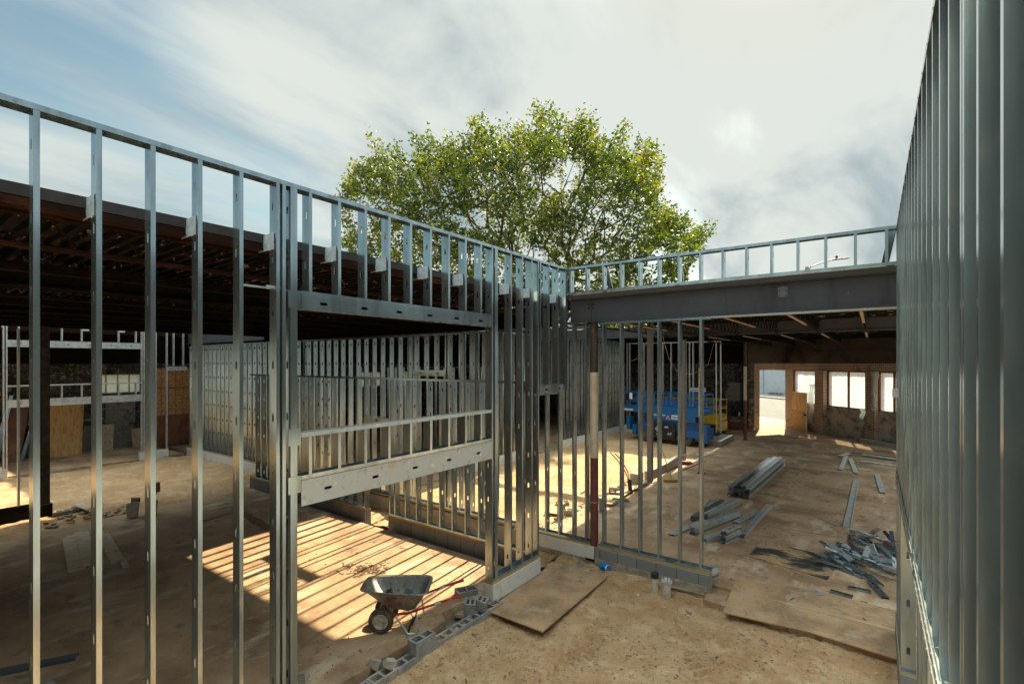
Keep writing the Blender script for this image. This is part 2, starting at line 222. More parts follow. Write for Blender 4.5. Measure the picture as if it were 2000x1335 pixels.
# ------------------------------------------------------------------ mesh helper
class MB:
    def __init__(s): s.v = []; s.f = []; s.mi = []
    def add(s, vs, fs, k=0):
        b = len(s.v); s.v.extend([tuple(v) for v in vs]); s.f.extend([tuple(b+i for i in f) for f in fs]); s.mi.extend([k]*len(fs)); return s
    def box(s, x0, y0, z0, x1, y1, z1, k=0):
        x0, x1 = min(x0, x1), max(x0, x1); y0, y1 = min(y0, y1), max(y0, y1); z0, z1 = min(z0, z1), max(z0, z1)
        return s.add([(x0, y0, z0), (x1, y0, z0), (x1, y1, z0), (x0, y1, z0), (x0, y0, z1), (x1, y0, z1), (x1, y1, z1), (x0, y1, z1)],
                     [(0, 3, 2, 1), (4, 5, 6, 7), (0, 1, 5, 4), (1, 2, 6, 5), (2, 3, 7, 6), (3, 0, 4, 7)], k)
    def obox(s, o, a, b, c, k=0):      # corner o and three edge vectors
        o, a, b, c = map(Vector, (o, a, b, c))
        if a.cross(b).dot(c) < 0: a, b = b, a
        P = [o, o+a, o+a+b, o+b, o+c, o+a+c, o+a+b+c, o+b+c]
        return s.add(P, [(0, 3, 2, 1), (4, 5, 6, 7), (0, 1, 5, 4), (1, 2, 6, 5), (2, 3, 7, 6), (3, 0, 4, 7)], k)
    def bar(s, p, q, w, h, up=(0, 0, 1), k=0):
        p, q = Vector(p), Vector(q); d = (q-p); u = Vector(up); sd = d.cross(u)
        if sd.length < 1e-6: sd = d.cross(Vector((1, 0, 0)))
        sd.normalize(); up2 = sd.cross(d).normalized()
        return s.obox(p-sd*w/2-up2*h/2, d, sd*w, up2*h, k)
    def prism(s, poly, z0, z1, k=0):
        n = len(poly); vs = [(x, y, z0) for x, y in poly]+[(x, y, z1) for x, y in poly]
        return s.add(vs, [tuple(range(n-1, -1, -1)), tuple(range(n, 2*n))]+[(i, (i+1) % n, n+(i+1) % n, n+i) for i in range(n)], k)
    def ext(s, poly, o, a, b, c, k=0):  # polygon in the a,b plane at o, extruded by vector c
        o, a, b, c = map(Vector, (o, a, b, c)); n = len(poly)
        vs = [o+a*x+b*y for x, y in poly]; vs += [v+c for v in vs]
        return s.add(vs, [tuple(range(n-1, -1, -1)), tuple(range(n, 2*n))]+[(i, (i+1) % n, n+(i+1) % n, n+i) for i in range(n)], k)
    def cyl(s, p, q, r, n=10, r2=None, k=0, cap=True):
        p, q = Vector(p), Vector(q); r2 = r if r2 is None else r2; d = (q-p).normalized()
        a = d.orthogonal().normalized(); b = d.cross(a)
        vs = [p+(a*math.cos(6.2832*i/n)+b*math.sin(6.2832*i/n))*r for i in range(n)]+[q+(a*math.cos(6.2832*i/n)+b*math.sin(6.2832*i/n))*r2 for i in range(n)]
        fs = [(i, (i+1) % n, n+(i+1) % n, n+i) for i in range(n)]
        if cap: fs += [tuple(range(n-1, -1, -1)), tuple(range(n, 2*n))]
        return s.add(vs, fs, k)
    def tube(s, pts, r, n=6, k=0):
        pts = [Vector(p) for p in pts]; rs = r if isinstance(r, (list, tuple)) else [r]*len(pts)
        vs = []; a = None
        for i, p in enumerate(pts):
            d = (pts[min(i+1, len(pts)-1)]-pts[max(i-1, 0)]).normalized()
            a = d.orthogonal().normalized() if a is None else (a-d*a.dot(d)).normalized()
            b = d.cross(a)
            vs += [p+(a*math.cos(6.2832*j/n)+b*math.sin(6.2832*j/n))*rs[i] for j in range(n)]
        m = len(pts)
        fs = [(i*n+j, i*n+(j+1) % n, (i+1)*n+(j+1) % n, (i+1)*n+j) for i in range(m-1) for j in range(n)]
        fs += [tuple(range(n-1, -1, -1)), tuple(range((m-1)*n, m*n))]
        return s.add(vs, fs, k)
    def lathe(s, prof, o=(0, 0, 0), ax=(0, 0, 1), n=20, k=0):
        o = Vector(o); d = Vector(ax).normalized(); a = d.orthogonal().normalized(); b = d.cross(a); m = len(prof)
        vs = [o+d*h+(a*math.cos(6.2832*j/n)+b*math.sin(6.2832*j/n))*r for r, h in prof for j in range(n)]
        fs = [(i*n+j, i*n+(j+1) % n, (i+1)*n+(j+1) % n, (i+1)*n+j) for i in range(m-1) for j in range(n)]
        return s.add(vs, fs, k)
    def mesh(s, name, ms, smooth=False):
        me = bpy.data.meshes.new(name); me.from_pydata(s.v, [], s.f)
        ms = ms if isinstance(ms, (list, tuple)) else [ms]
        for m in ms: me.materials.append(m)
        if len(ms) > 1: me.polygons.foreach_set('material_index', s.mi)
        if smooth:
            me.polygons.foreach_set('use_smooth', [True]*len(s.f))
            try: me.set_sharp_from_angle(angle=R(40))
            except Exception: pass
        me.update(); return me
    def build(s, name, ms, parent=None, smooth=False, loc=(0, 0, 0), rot=(0, 0, 0), bev=0):
        o = bpy.data.objects.new(name, s.mesh(name, ms, smooth)); COL.objects.link(o); o.location = loc; o.rotation_euler = rot
        if parent: o.parent = parent
        if bev:
            b = o.modifiers.new('bevel', 'BEVEL'); b.width = bev; b.segments = 2; b.limit_method = 'ANGLE'
        return o
def tag(o, label=None, cat=None, group=None, kind=None):
    if label: o['label'] = label
    if cat: o['category'] = cat
    if group: o['group'] = group
    if kind or cat: o['kind'] = kind or 'thing'
    return o
def thing(name, label, cat, loc=(0, 0, 0), rz=0, group=None):
    o = bpy.data.objects.new(name, None); COL.objects.link(o); o.location = loc; o.rotation_euler = (0, 0, rz); o.empty_display_size = .1
    return tag(o, label, cat, group, 'thing' if cat else None)
def inst(name, me, parent=None, loc=(0, 0, 0), rot=(0, 0, 0), label=None):
    o = bpy.data.objects.new(name, me); COL.objects.link(o); o.location = loc; o.rotation_euler = rot
    if parent: o.parent = parent
    if label: o['label'] = label
    return o
def copy_tree(o, parent=None):
    c = o.copy(); COL.objects.link(c); c.parent = parent
    for ch in list(o.children): copy_tree(ch, c)
    return c
def text(body, size, m, name, parent, loc, rot, ext=.002, shear=0, sx=1):
    cu = bpy.data.curves.new(name, 'FONT'); cu.body = body; cu.size = size; cu.extrude = ext; cu.shear = shear; cu.offset = size*.02
    to = bpy.data.objects.new('tmp', cu); COL.objects.link(to); bpy.context.view_layer.update()
    me = bpy.data.meshes.new_from_object(to.evaluated_get(bpy.context.evaluated_depsgraph_get())); bpy.data.objects.remove(to)
    me.materials.clear(); me.materials.append(m)
    o = inst(name, me, parent, loc, rot); o.scale = (sx, 1, 1); return o
# ------------------------------------------------------------------ cold-formed steel
T = .0022
def chan(mb, o, dL, dW, dF, Ln, w, f, holes=(), lip=.012, t=T, hw=.019, hl=.05, k=0):
    """C channel: web in the dL-dW plane at o, flanges along dF; holes at positions along dL."""
    o, dL, dW, dF = map(Vector, (o, dL, dW, dF)); m = w/2
    if holes:
        mb.obox(o, dL*Ln, dW*(m-hw), dF*t, k); mb.obox(o+dW*(m+hw), dL*Ln, dW*(m-hw), dF*t, k)
        cur = 0.0; notch = False
        for h in list(holes)+[None]:
            end = Ln if h is None else h-hl
            if end > cur:
                po = [(cur, m-hw)]+([(cur+.025, m)] if notch else [])+[(cur, m+hw), (end, m+hw), (end, m-hw)]
                po = po[::-1]
                mb.ext(po, o, dL, dW, dF*t, k)
            if h is not None: cur = h+hl-.025; notch = True
    else: mb.obox(o, dL*Ln, dW*w, dF*t, k)
    mb.obox(o+dF*t, dL*Ln, dW*t, dF*(f-t), k); mb.obox(o+dW*(w-t)+dF*t, dL*Ln, dW*t, dF*(f-t), k)
    if lip:
        mb.obox(o+dF*(f-t)+dW*t, dL*Ln, dW*lip, dF*t, k); mb.obox(o+dF*(f-t)+dW*(w-t-lip), dL*Ln, dW*lip, dF*t, k)
_sc = {}
def studmesh(Ln, vs, w=.152, m=None, off=.28, f=.041):
    m = m or galv; key = (round(Ln, 3), vs, w, m.name, off, f)
    if key not in _sc:
        mb = MB(); hs = []; h = off
        while h < Ln-.12:
            if h > .1: hs.append(h)
            h += .61
        chan(mb, (0, 0, 0), (0, 0, 1), (0, vs, 0), (1, 0, 0), Ln, w, f, hs)
        _sc[key] = mb.mesh('stud', m)
    return _sc[key]
class Wall:
    """local x runs along the wall away from the camera, depth goes along vs*local y"""
    def __init__(s, name, label, axis, x, y, group=None, w=.152, m=None, cat='stud wall'):
        # axis 'A': x->+Y depth -X ; 'C': x->+Y depth +X ; 'B': x->-X depth +Y
        s.rz = {'A': R(90), 'C': R(90), 'B': R(180)}[axis]; s.vs = {'A': 1, 'C': -1, 'B': -1}[axis]; s.w = w; s.m = m or galv
        s.o = thing(name, label, cat, (x, y, 0), s.rz, group); s.k = 0
    def stud(s, u, z0, z1, off=None, rev=False, f=.041):
        off = ((.72-z0) % .61) if off is None else off
        s.k += 1
        jx = rnd.uniform(-.002, .002)
        if rev:
            o = inst('stud', studmesh(z1-z0, -s.vs, s.w, s.m, round(off, 2), f), s.o, (u, 0, z0), (0, 0, R(180)))
        else: o = inst('stud', studmesh(z1-z0, s.vs, s.w, s.m, round(off, 2), f), s.o, (u+jx, 0, z0))
        return o
    def studs(s, us, z0, z1, **k):
        for u in us: s.stud(u, z0, z1, **k)
    def track(s, u0, u1, z, up=True, f=.05, name='track', m=None, ov=.003):
        mb = MB(); d = 1 if up else -1
        chan(mb, (u0, -s.vs*ov, z), (1, 0, 0), (0, s.vs, 0), (0, 0, d), u1-u0, s.w+2*ov, f, lip=0)
        for i in range(int((u1-u0)/.406)):   # screw heads
            mb.box(u0+.1+i*.406, -s.vs*(ov+.003), z+d*.02, u0+.112+i*.406, -s.vs*ov, z+d*.032)
        return mb.build(name, m or s.m, s.o)
    def header(s, u0, u1, z0, z1, name='header', m=None, n=None, lipup=.0):
        mb = MB(); Ln = u1-u0; n = n or max(2, int(Ln/.6)); hs = [Ln*(i+.5)/n for i in range(n)]
        chan(mb, (u0, -s.vs*.006, z0), (1, 0, 0), (0, 0, 1), (0, s.vs, 0), Ln, z1-z0, .045, hs, hl=.055, hw=.018)
        chan(mb, (u0, s.vs*(s.w+.006), z0), (1, 0, 0), (0, 0, 1), (0, -s.vs, 0), Ln, z1-z0, .045, hs, hl=.055, hw=.018)
        mb.box(u0, -s.vs*.009, z1, u1, s.vs*(s.w+.009), z1+T); mb.box(u0, -s.vs*.009, z0-T, u1, s.vs*(s.w+.009), z0)
        mb.box(u0, -s.vs*.009, z1-.03, u1, -s.vs*.0065, z1); mb.box(u0, -s.vs*.009, z0, u1, -s.vs*.0065, z0+.03)
        for i in range(int(Ln/.15)):
            mb.box(u0+.06+i*.15, -s.vs*.013, z1-.02, u0+.07+i*.15, -s.vs*.009, z1-.01); mb.box(u0+.06+i*.15, -s.vs*.013, z0+.01, u0+.07+i*.15, -s.vs*.009, z0+.02)
        return mb.build(name, m or s.m, s.o)
    def plate(s, u0, u1, z, h=.04):
        return MB().box(u0, s.vs*-.012, z, u1, s.vs*(s.w+.012), z+h).build('sill_plate', plate, s.o)
def frange(a, b, st=.406):
    r = []
    while a < b-1e-6: r.append(a); a += st
    return r
# ================================================================== THE SETTING
SL = .14      # top of the concrete slabs
def st(name, mb, m, **k): return tag(mb.build(name, m, **k), kind='structure')
st('ground', MB().box(-900, -900, -1.0, 900, 1200, -.12), paving)
def heightmesh(name, x0, x1, y0, y1, st_, fn, m, kind='structure'):
    xs = np.arange(x0, x1+1e-6, st_); ys = np.arange(y0, y1+1e-6, st_); nx, ny = len(xs), len(ys)
    vs = [(x, y, fn(x, y)) for y in ys for x in xs]
    fs = [(j*nx+i, j*nx+i+1, (j+1)*nx+i+1, (j+1)*nx+i) for j in range(ny-1) for i in range(nx-1)]
    me = bpy.data.meshes.new(name); me.from_pydata(vs, [], fs); me.materials.append(m); me.polygons.foreach_set('use_smooth', [True]*len(fs)); me.update()
    o = inst(name, me); o['kind'] = kind; return o
def nz(x, y, s, z=0): return noise.noise(Vector((x*s, y*s, z)))
T0 = gp(1630, 1335); T1 = gp(1500, 1150)
def tread(x, y, ax, ay, dx, dy, w=.22, amp=.05):
    l_ = math.hypot(dx, dy); ux, uy = dx/l_, dy/l_; rx, ry = x-ax, y-ay; a = rx*ux+ry*uy; b = -rx*uy+ry*ux
    if abs(b) > w or a < 0 or a > l_: return 0
    return -amp*.6+amp*(1 if math.sin((a+abs(b)*.55)*38) > .1 else -.6)*(.6+.6*nz(x, y, 1.7))
tt = [(gp(1600, 1330), gp(1555, 1180)), (gp(1390, 1335), gp(1340, 1210)), (gp(1000, 1335), gp(1200, 1215)), (gp(1080, 1335), gp(1160, 1230))]
def sandh(x, y):
    h = .035*nz(x, y, .8)+.032*nz(x, y, 2.3, 3)+.024*nz(x, y, 5, 5)+.022*abs(nz(x, y, 9, 9))+.012*nz(x, y, 19, 1)
    for (a, b) in tt: h += tread(x, y, a[0], a[1], b[0]-a[0], b[1]-a[1])
    d = 9.45-y                      # banked up against the rear footing, scooped trench near the corner
    if d < .9 and x < -3.2: h += .10*(1-d/.9)*(.5+.8*abs(nz(x, y, 2.2, 8)))
    if x < -4.4 and 8.2 < y < 9.5: h += .10*abs(nz(x, y, 3.3, 2))
    if x < -5.2: h += .045*min(1, (-5.2-x)/.08)
    return h-.02
heightmesh('sand_ground', -5.62, .9, 2.0, 9.62, .025, sandh, sandm)
heightmesh('sand_apron', -5.6, 2.5, -9, 2.0, .15, lambda x, y: -.02+.03*nz(x, y, .9), sandm)
def sandh2(x, y): return .085+.05*nz(x, y, .7)+.04*nz(x, y, 1.9, 3)+.025*nz(x, y, 4.5, 7)+.015*nz(x, y, 11, 7)
heightmesh('sand_yard', -12.75, -6.75, 9.9, 29.2, .1, sandh2, sandm)
heightmesh('sand_strip', -25.9, -16.2, -9, 9.6, .1, lambda x, y: sandh2(x, y)-max(0, (x+18.3)*.06) if x > -18.3 else sandh2(x, y), sandm)
heightmesh('soil_corridor', -26, -5.7, 8.62, 9.62, .08, lambda x, y: -.0+.09*nz(x, y, 1.6)+.05*nz(x, y, 5), sandm)
# slab of the left room, broken edge along the trench
ed = [(-5.70+.10*nz(y*1.7, 0, 1)+.035*nz(y*9, 4, 1)-(.20 if 6.0 < y < 6.55 else 0)-(.55*max(0, (y-6.55)/.35) if 6.55 < y < 6.9 else (.55 if y >= 6.9 else 0))*0, y) for y in frange(-14, 8.28, .12)]
edl = [(-17.0-.0*y+.22*nz(y*.8, 3, 2)+.06*nz(y*5, 1, 2)+(.9*max(0, (3.6-y)/4)), y) for y in frange(-14, 8.28, .16)]
st('room_slab', MB().prism(ed+edl[::-1], -.3, SL), slabm)
for (xa, ya, xb, yb, zt, nm) in ((-6.85, 9.9, 9, 40, SL, 'bay_slab'), (-30.4, 9.9, -12.85, 34.9, SL-.03, 'north_slab'), (-30.4, -8, -26.0, 9.5, SL+.02, 'west_slab'), (-12.8, 29.3, -6.9, 34.9, SL-.02, 'rear_slab')):
    e = [(xa+.09*nz(y*1.3, 2, 5)+.03*nz(y*7, 2, 5), y) for y in frange(ya, yb, .2)]
    st(nm, MB().prism([(xb, ya), (xb, yb)]+e[::-1], -.4, zt), slabm)
st('trench_soil', MB().box(-5.80, -8, -.5, -5.50, 8.3, -.24), soil)
# damp strip and plywood-bridged step between foreground sand and bay
st('threshold_slab', MB().prism([(-2.5, 9.3), (.9, 9.1), (.9, 9.95), (-2.5, 9.95)], -.3, .085), slabm)
# street outside the corner door
fx, fy = -4.63, 36.9; FD = Vector((.737, -.676, 0)).normalized(); FN = Vector((.676, .737, 0)).normalized()
def outw(d0, d1, z0, z1, nm, m, a=-60, b=60):
    o = Vector((fx, fy, 0)); p = [o+FN*d0+FD*a, o+FN*d0+FD*b, o+FN*d1+FD*b, o+FN*d1+FD*a]
    st(nm, MB().prism([(q.x, q.y) for q in p], z0, z1), m)
outw(.9, 3.4, -.5, .06, 'near_pavement', paving); outw(3.4, 19.5, -.5, -.06, 'street', asphalt); outw(19.5, 24, -.5, .1, 'far_pavement', paving, -90)
# white building over the street
wb = thing('street_building', 'white painted block building across the sunlit street, seen through the open doorway', 'building')
o0 = Vector((fx, fy, 0))+FN*24
MB().obox(o0-FD*80, FD*110, FN*12, (0, 0, 5.2)).build('wall', whitepaint, wb)
MB().obox(o0-FD*80.1+Vector((0, 0, 5.2)), FD*110.2, FN*12.1, (0, 0, .3)).build('roof', tar, wb)
a_, b_ = ray(1531); 
def hit_line(px, o, d):        # where the sight line of a photograph column meets a vertical plane
    a, b = ray(px); n = Vector((-d.y, d.x)); t = (o.x*n.x+o.y*n.y)/(a*n.x+b*n.y); return Vector((a*t, b*t, 0))
q = hit_line(1515, o0, FD); q2 = hit_line(1545, o0, FD)
mw = MB().obox(q-FN*.02+Vector((0, 0, 3.5)), (q2-q), FN*.05, (0, 0, 1.0)); fr = mw.build('window', darkglass, wb)
mb = MB()
for zz_ in (3.44, 4.5): mb.obox(q-FN*.05+Vector((0, 0, zz_)), (q2-q), FN*.1, (0, 0, .06))
mb.build('frame', black, fr)
pp = hit_line(1490, o0-FN*.12, FD); MB().cyl((pp.x, pp.y, .1), (pp.x, pp.y, 5), .06).build('downpipe', whitepaint, wb)
for i in range(9):
    wq = hit_line(1502+i*3.2, o0-FN*.6, FD)
    mb = MB()
    for j in range(9):
        a = rnd.random()*6.28; l_ = .15+.25*rnd.random(); mb.bar((wq.x, wq.y, .1), (wq.x+math.cos(a)*.2, wq.y+math.sin(a)*.2, .1+l_), .03, .02)
    tag(mb.build('weed_clump', MATS['dark soil']), 'dry weed clump at the foot of the white building across the street', 'weed', 'weeds along the white building')

# ================================================================== ROOFS
def roofslab(name, label, x0, x1, y0, y1, zb, joists=(), jm=soot, along='y', edge=None, jz=.36, jy=None, xlim=None):
    xl = xlim or (lambda y: x1)
    t = thing(name, label, 'roof', (0, 0, 0))
    d = .05; p = .16; mb = MB(); prof = []
    y = y0; 
    while y < y1-.01: prof += [(y, 0), (y+.04, 0), (y+.06, d), (y+.14, d)]; y += p
    prof.append((y1, 0)); prof = [(min(a, y1), b) for a, b in prof]
    n = len(prof); vs = [(x0, a, zb+b) for a, b in prof]+[(xl(a), a, zb+b) for a, b in prof]+[(x0, a, zb+b+.004) for a, b in prof]+[(xl(a), a, zb+b+.004) for a, b in prof]
    fs = [(i, n+i, n+i+1, i+1) for i in range(n-1)]+[(2*n+i, 2*n+i+1, 3*n+i+1, 3*n+i) for i in range(n-1)]
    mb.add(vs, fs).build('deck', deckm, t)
    ysx = [y0]+([y for y in frange(y0+.5, y1, .5)] if xlim else [])+[y1]
    MB().prism([(x0, y1), (x0, y0)]+[(xl(y), y) for y in ysx], zb+d+.01, zb+d+.09).build('roofing', tar, t)
    if joists:
        def jmesh(ya, yb):
            mb = MB(); zt = zb-.002; zl = zb-jz
            for dx in (-.035, .035):
                mb.box(-.02+dx, ya, zt-.04, .02+dx, yb, zt); mb.box(-.02+dx, ya+.5, zl, .02+dx, yb-.5, zl+.035)
            nn = int((yb-ya-.6)/.52); pts = []
            for i in range(nn+1): pts += [(0, ya+.3+i*.52, zl+.02), (0, ya+.3+(i+.5)*.52, zt-.02)]
            pl = []
            for q in pts:
                if q[2] < zt-.1: pl += [(q[0], q[1]-.045, q[2]+.05), (q[0], q[1], q[2]-.008), (q[0], q[1]+.045, q[2]+.05)]
                else: pl.append(q)
            mb.tube(pl, .012, 5); return mb.mesh('joist', jm)
        ya, yb = jy or (y0+.1, y1-.1); me = jmesh(ya, yb)
        for x in joists:
            if xlim:
                ye = yb
                while xl(ye) < x+.3 and ye > ya+2: ye -= .25
                inst('joist', jmesh(ya, ye), t, (x, 0, 0))
            else: inst('joist', me, t, (x, 0, 0))
    return t
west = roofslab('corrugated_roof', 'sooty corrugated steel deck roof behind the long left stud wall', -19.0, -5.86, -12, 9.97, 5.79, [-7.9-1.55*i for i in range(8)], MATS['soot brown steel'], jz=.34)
inst('joist', [o for o in west.children if o.name.startswith('joist')][0].data.copy(), west, (-6.25, 0, 0)).data.materials[0] = rust
mb = MB().box(-5.86, -12, 5.81, -5.80, 9.78, 5.91); mb.build('edge_angle', edgem, west)
mb = MB().box(-5.88, -12, 5.745, -5.81, 9.76, 5.805).box(-5.96, -12, 5.728, -5.795, 9.76, 5.745); mb.build('edge_beam', rust, west)
MB().box(-19.06, -12, 5.40, -18.94, 9.75, 5.9).build('far_edge_beam', soot, west)
mb = MB()
for x in (-9.5, -14.2):
    mb.box(x-.01, -9, 5.44, x+.01, 9.7, 5.78)
mb.build('girder', soot, west)
gw = roofslab('far_west_roof', 'rusty edged steel roof over the block wall at far left', -31, -26.3, -9, 9.6, 5.79, [-26.75, -28, -29.3], rust, jz=.5)
MB().box(-26.33, -9, 5.62, -26.25, 9.6, 5.93).build('edge_beam', rust, gw)
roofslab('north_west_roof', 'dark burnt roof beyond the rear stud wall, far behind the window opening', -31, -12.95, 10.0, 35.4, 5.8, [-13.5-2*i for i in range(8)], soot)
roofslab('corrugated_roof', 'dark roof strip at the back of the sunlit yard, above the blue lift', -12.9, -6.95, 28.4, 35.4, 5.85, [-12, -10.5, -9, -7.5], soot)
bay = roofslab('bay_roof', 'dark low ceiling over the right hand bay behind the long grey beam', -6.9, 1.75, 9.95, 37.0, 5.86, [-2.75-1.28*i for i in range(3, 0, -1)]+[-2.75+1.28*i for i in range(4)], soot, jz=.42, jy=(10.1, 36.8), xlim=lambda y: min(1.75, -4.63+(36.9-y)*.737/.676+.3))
mb = MB()
for i in range(-2, 4):
    x = -2.75+1.28*i
    for (ya, yb) in ((11.2, 15.6), (20.6, 24.2)): mb2 = MB().box(x-.026, ya, 5.42, x+.026, yb, 5.438); mb2.build('pale_strip', oldwood, bay)

# ================================================================== STEEL BEAMS AND COLUMNS
def ibeam(name, label, x0, x1, Y, zb, h, m, fw=.19, ft=.02, bolts=(), plates=(), group=None):
    t = thing(name, label, 'steel beam', (0, Y, zb), 0, group)
    MB().box(x0, 0, 0, x1, fw, ft).box(x0, 0, h-ft, x1, fw, h).box(x0, fw/2-.006, ft, x1, fw/2+.006, h-ft).build('girder', m, t)
    for bx in bolts:
        mb = MB()
        for dx in (-.05, .05):
            for k in range(2): mb.cyl((bx+dx, fw/2-.006, h*.60+k*.075), (bx+dx, fw/2-.03, h*.60+k*.075), .017, 6)
        mb.build('bolt_set', rust, t)
        MB().box(bx-.003, fw/2-.012, ft+.01, bx+.003, fw/2-.006, h-ft-.01).build('joint', rust, t)
    for bx in plates:
        pl = MB().box(bx-.075, fw/2-.016, h*.50, bx+.075, fw/2-.006, h*.86).build('splice_plate', greypost, t)
        mb = MB()
        for dx in (-.052, .052):
            for k in range(3): mb.cyl((bx+dx, fw/2-.016, h*.55+k*.08), (bx+dx, fw/2-.028, h*.55+k*.08), .011, 8)
        mb.build('bolt', black, pl)
    return t
b1 = ibeam('steel_beam', 'long grey primed steel beam carrying the open parapet studs', -5.5, 1.4, 9.64, 5.28, .53, painted, bolts=(-4.98,), plates=(-1.27,))
mb = MB()
for i in range(4): mb.box(-5.5, -.02+.006*i, .532+i*.022, 1.4, .3, .550+i*.022)
mb.build('packing_plates', packing, b1)
ibeam('steel_beam', 'grey primed beam over the rear stud wall at far left', -26.2, -19.1, 9.64, 5.28, .53, painted)
ibeam('steel_beam', 'beam coloured black for the roof shade, along the top of the rear stud wall, under the left roof', -19.05, -5.9, 9.78, 5.24, .5, soot)  # shade under the roof is put into this beam's colour
ibeam('steel_beam', 'grey beam crossing the yard behind the first column', -12.8, 1.9, 19.55, 5.45, .42, painted)
ibeam('steel_beam', 'dark beam low under the ceiling at the far end of the bay', -6.9, 1.9, 29.5, 5.59, .3, soot)
def column(x, y, zt, label, r=.089):
    t = thing('steel_column', label, 'column', (x, y, 0), 0, 'pipe columns in a row')
    MB().cyl((0, 0, .1), (0, 0, 2.33), r, 20).build('lower_band', maroon, t, smooth=True)
    MB().cyl((0, 0, 2.33), (0, 0, 4.19), r*1.004, 20, cap=False).build('middle_band', cream, t, smooth=True)
    MB().cyl((0, 0, 4.19), (0, 0, zt-.02), r*.99, 20, cap=False).build('upper_band', darkcol, t, smooth=True)
    MB().box(-.12, -.1, zt-.022, .12, .1, zt-.002).build('cap_plate', rust, t)
    MB().box(-.14, -.14, .1, .14, .14, SL+.012).build('base_plate', rust, t)
    mb = MB()
    for zz_ in (1.36,): mb.cyl((0, 0, zz_), (0, 0, zz_+.012), r*1.02, 20, cap=False)
    if y < 12: mb.build('weld_ring', cream, t)
column(-4.92, 9.75, 5.28, 'pipe column painted maroon and cream, standing in the rear stud wall')
column(-5.34, 19.6, 5.45, 'pipe column with cream middle band in front of the blue lift platform end')
column(-5.68, 29.5, 5.59, 'most distant pipe column, beside the brown tool chest')
def post(x, y, h, label, w=.2):
    t = thing('steel_post', label, 'post', (x, y, 0), 0, 'grey square posts of the yard wall')
    MB().box(-w/2, -w/2, 0, w/2, w/2, h).build('shaft', greypost, t, bev=.015)
    MB().box(-w/2-.06, -w/2-.06, .0, w/2+.06, w/2+.06, .16).build('base_plate', greypost, t)
    MB().box(-w/2-.05, -w/2-.05, h, w/2+.05, w/2+.05, h+.015).build('cap_plate', rust, t)
post(-6.42, 17.1, 5.85, 'grey square steel post at the near end of the sunlit low wall', .18)
post(-6.66, 21.7, 5.4, 'grey steel post at the far end of the sunlit low wall, beside the blue lift', .2)

# ================================================================== FOOTINGS (foundation walls)
def footing(name, label, x0, y0, x1, y1, z0, z1, m, cap=True, two=None):
    t = thing(name, label, 'low wall', (x0, y0, 0))
    MB().box(0, 0, z0, x1-x0, y1-y0, z1 if not two else two).build('base_course', rough if two else m, t, bev=.008)
    if two: MB().box(.004, .004, two, x1-x0-.004, y1-y0-.004, z1).build('top_course', m, t, bev=.004)
    return t
footing('foundation_wall', 'white painted curb under the short stud panel right of the wheelbarrow', -5.70, 6.93, -5.50, 8.5, -.2, .40, white, two=.09)
footing('foundation_wall', 'low curb under the nearest left studs', -5.72, -8, -5.50, 3.3, -.2, .40, white)
footing('foundation_wall', 'whitewashed curb left of the maroon column base', -6.9, 9.62, -4.86, 9.83, -.2, .41, white, two=.14)
footing('foundation_wall', 'grey block curb right of the maroon column base, under the open studs', -4.84, 9.60, -2.47, 9.82, -.2, .415, curbcmu, two=.2)
footing('foundation_wall', 'block curb under the inner stud wall behind the wheelbarrow', -10.10, 8.36, -5.75, 8.56, -.2, .42, curbcmu)
footing('foundation_wall', 'block curb under the left inner stud wall', -17.4, 8.36, -11.05, 8.56, -.2, .42, curbcmu)
footing('foundation_wall', 'concrete curb under the far rear stud wall', -26.1, 9.63, -17, 9.85, -.2, .42, white)
footing('foundation_wall', 'sandy curb under the rear stud wall, along the corridor', -16.9, 9.63, -7.0, 9.85, -.2, .38, cmud)
footing('foundation_wall', 'white curb at the far left, right of the tall plywood sheet', -26.15, 7.75, -25.95, 8.85, -.2, .45, white)
footing('foundation_wall', 'pale curb at the far left edge of the view', -26.15, -6, -25.95, 3.66, -.2, .45, white)
footing('foundation_wall', 'dark curb under the black stud wall at left', -18.95, -6, -18.75, 3.55, -.2, .42, MATS['sooty steel'])
footing('foundation_wall', 'white curb of the stud wall on the far side of the yard', -12.9, 21.5, -12.7, 29.3, -.2, .45, white)
footing('foundation_wall', 'white curb of the yard stud wall, nearer part', -12.9, 14.3, -12.7, 18.6, -.2, .45, white)
footing('foundation_wall', 'white curb end beside the left wheel of the blue lift', -12.7, 29.1, -10.9, 29.35, -.2, .5, white)
footing('foundation_wall', 'low curb with a bright sunlit top between the two grey posts', -6.72, 17.3, -6.5, 21.5, -.2, .46, cmud)
footing('foundation_wall', 'short sunlit curb end left of the nearer grey post', -6.95, 16.55, -6.62, 17.0, -.2, .48, cmud)
footing('foundation_wall', 'grey curb under the right stud wall', .30, -6, .50, 5.25, -.2, .42, curbcmu)
footing('foundation_wall', 'grey curb at the far foot of the right stud wall', .28, 8.02, .48, 9.8, -.2, .42, curbcmu)
footing('foundation_wall', 'block curb end with a bright stud standing on it, right of the blue lift', -6.8, 26.3, -6.2, 29.2, -.1, .42, cmu)

# ================================================================== STUD WALLS
TOP = 6.52
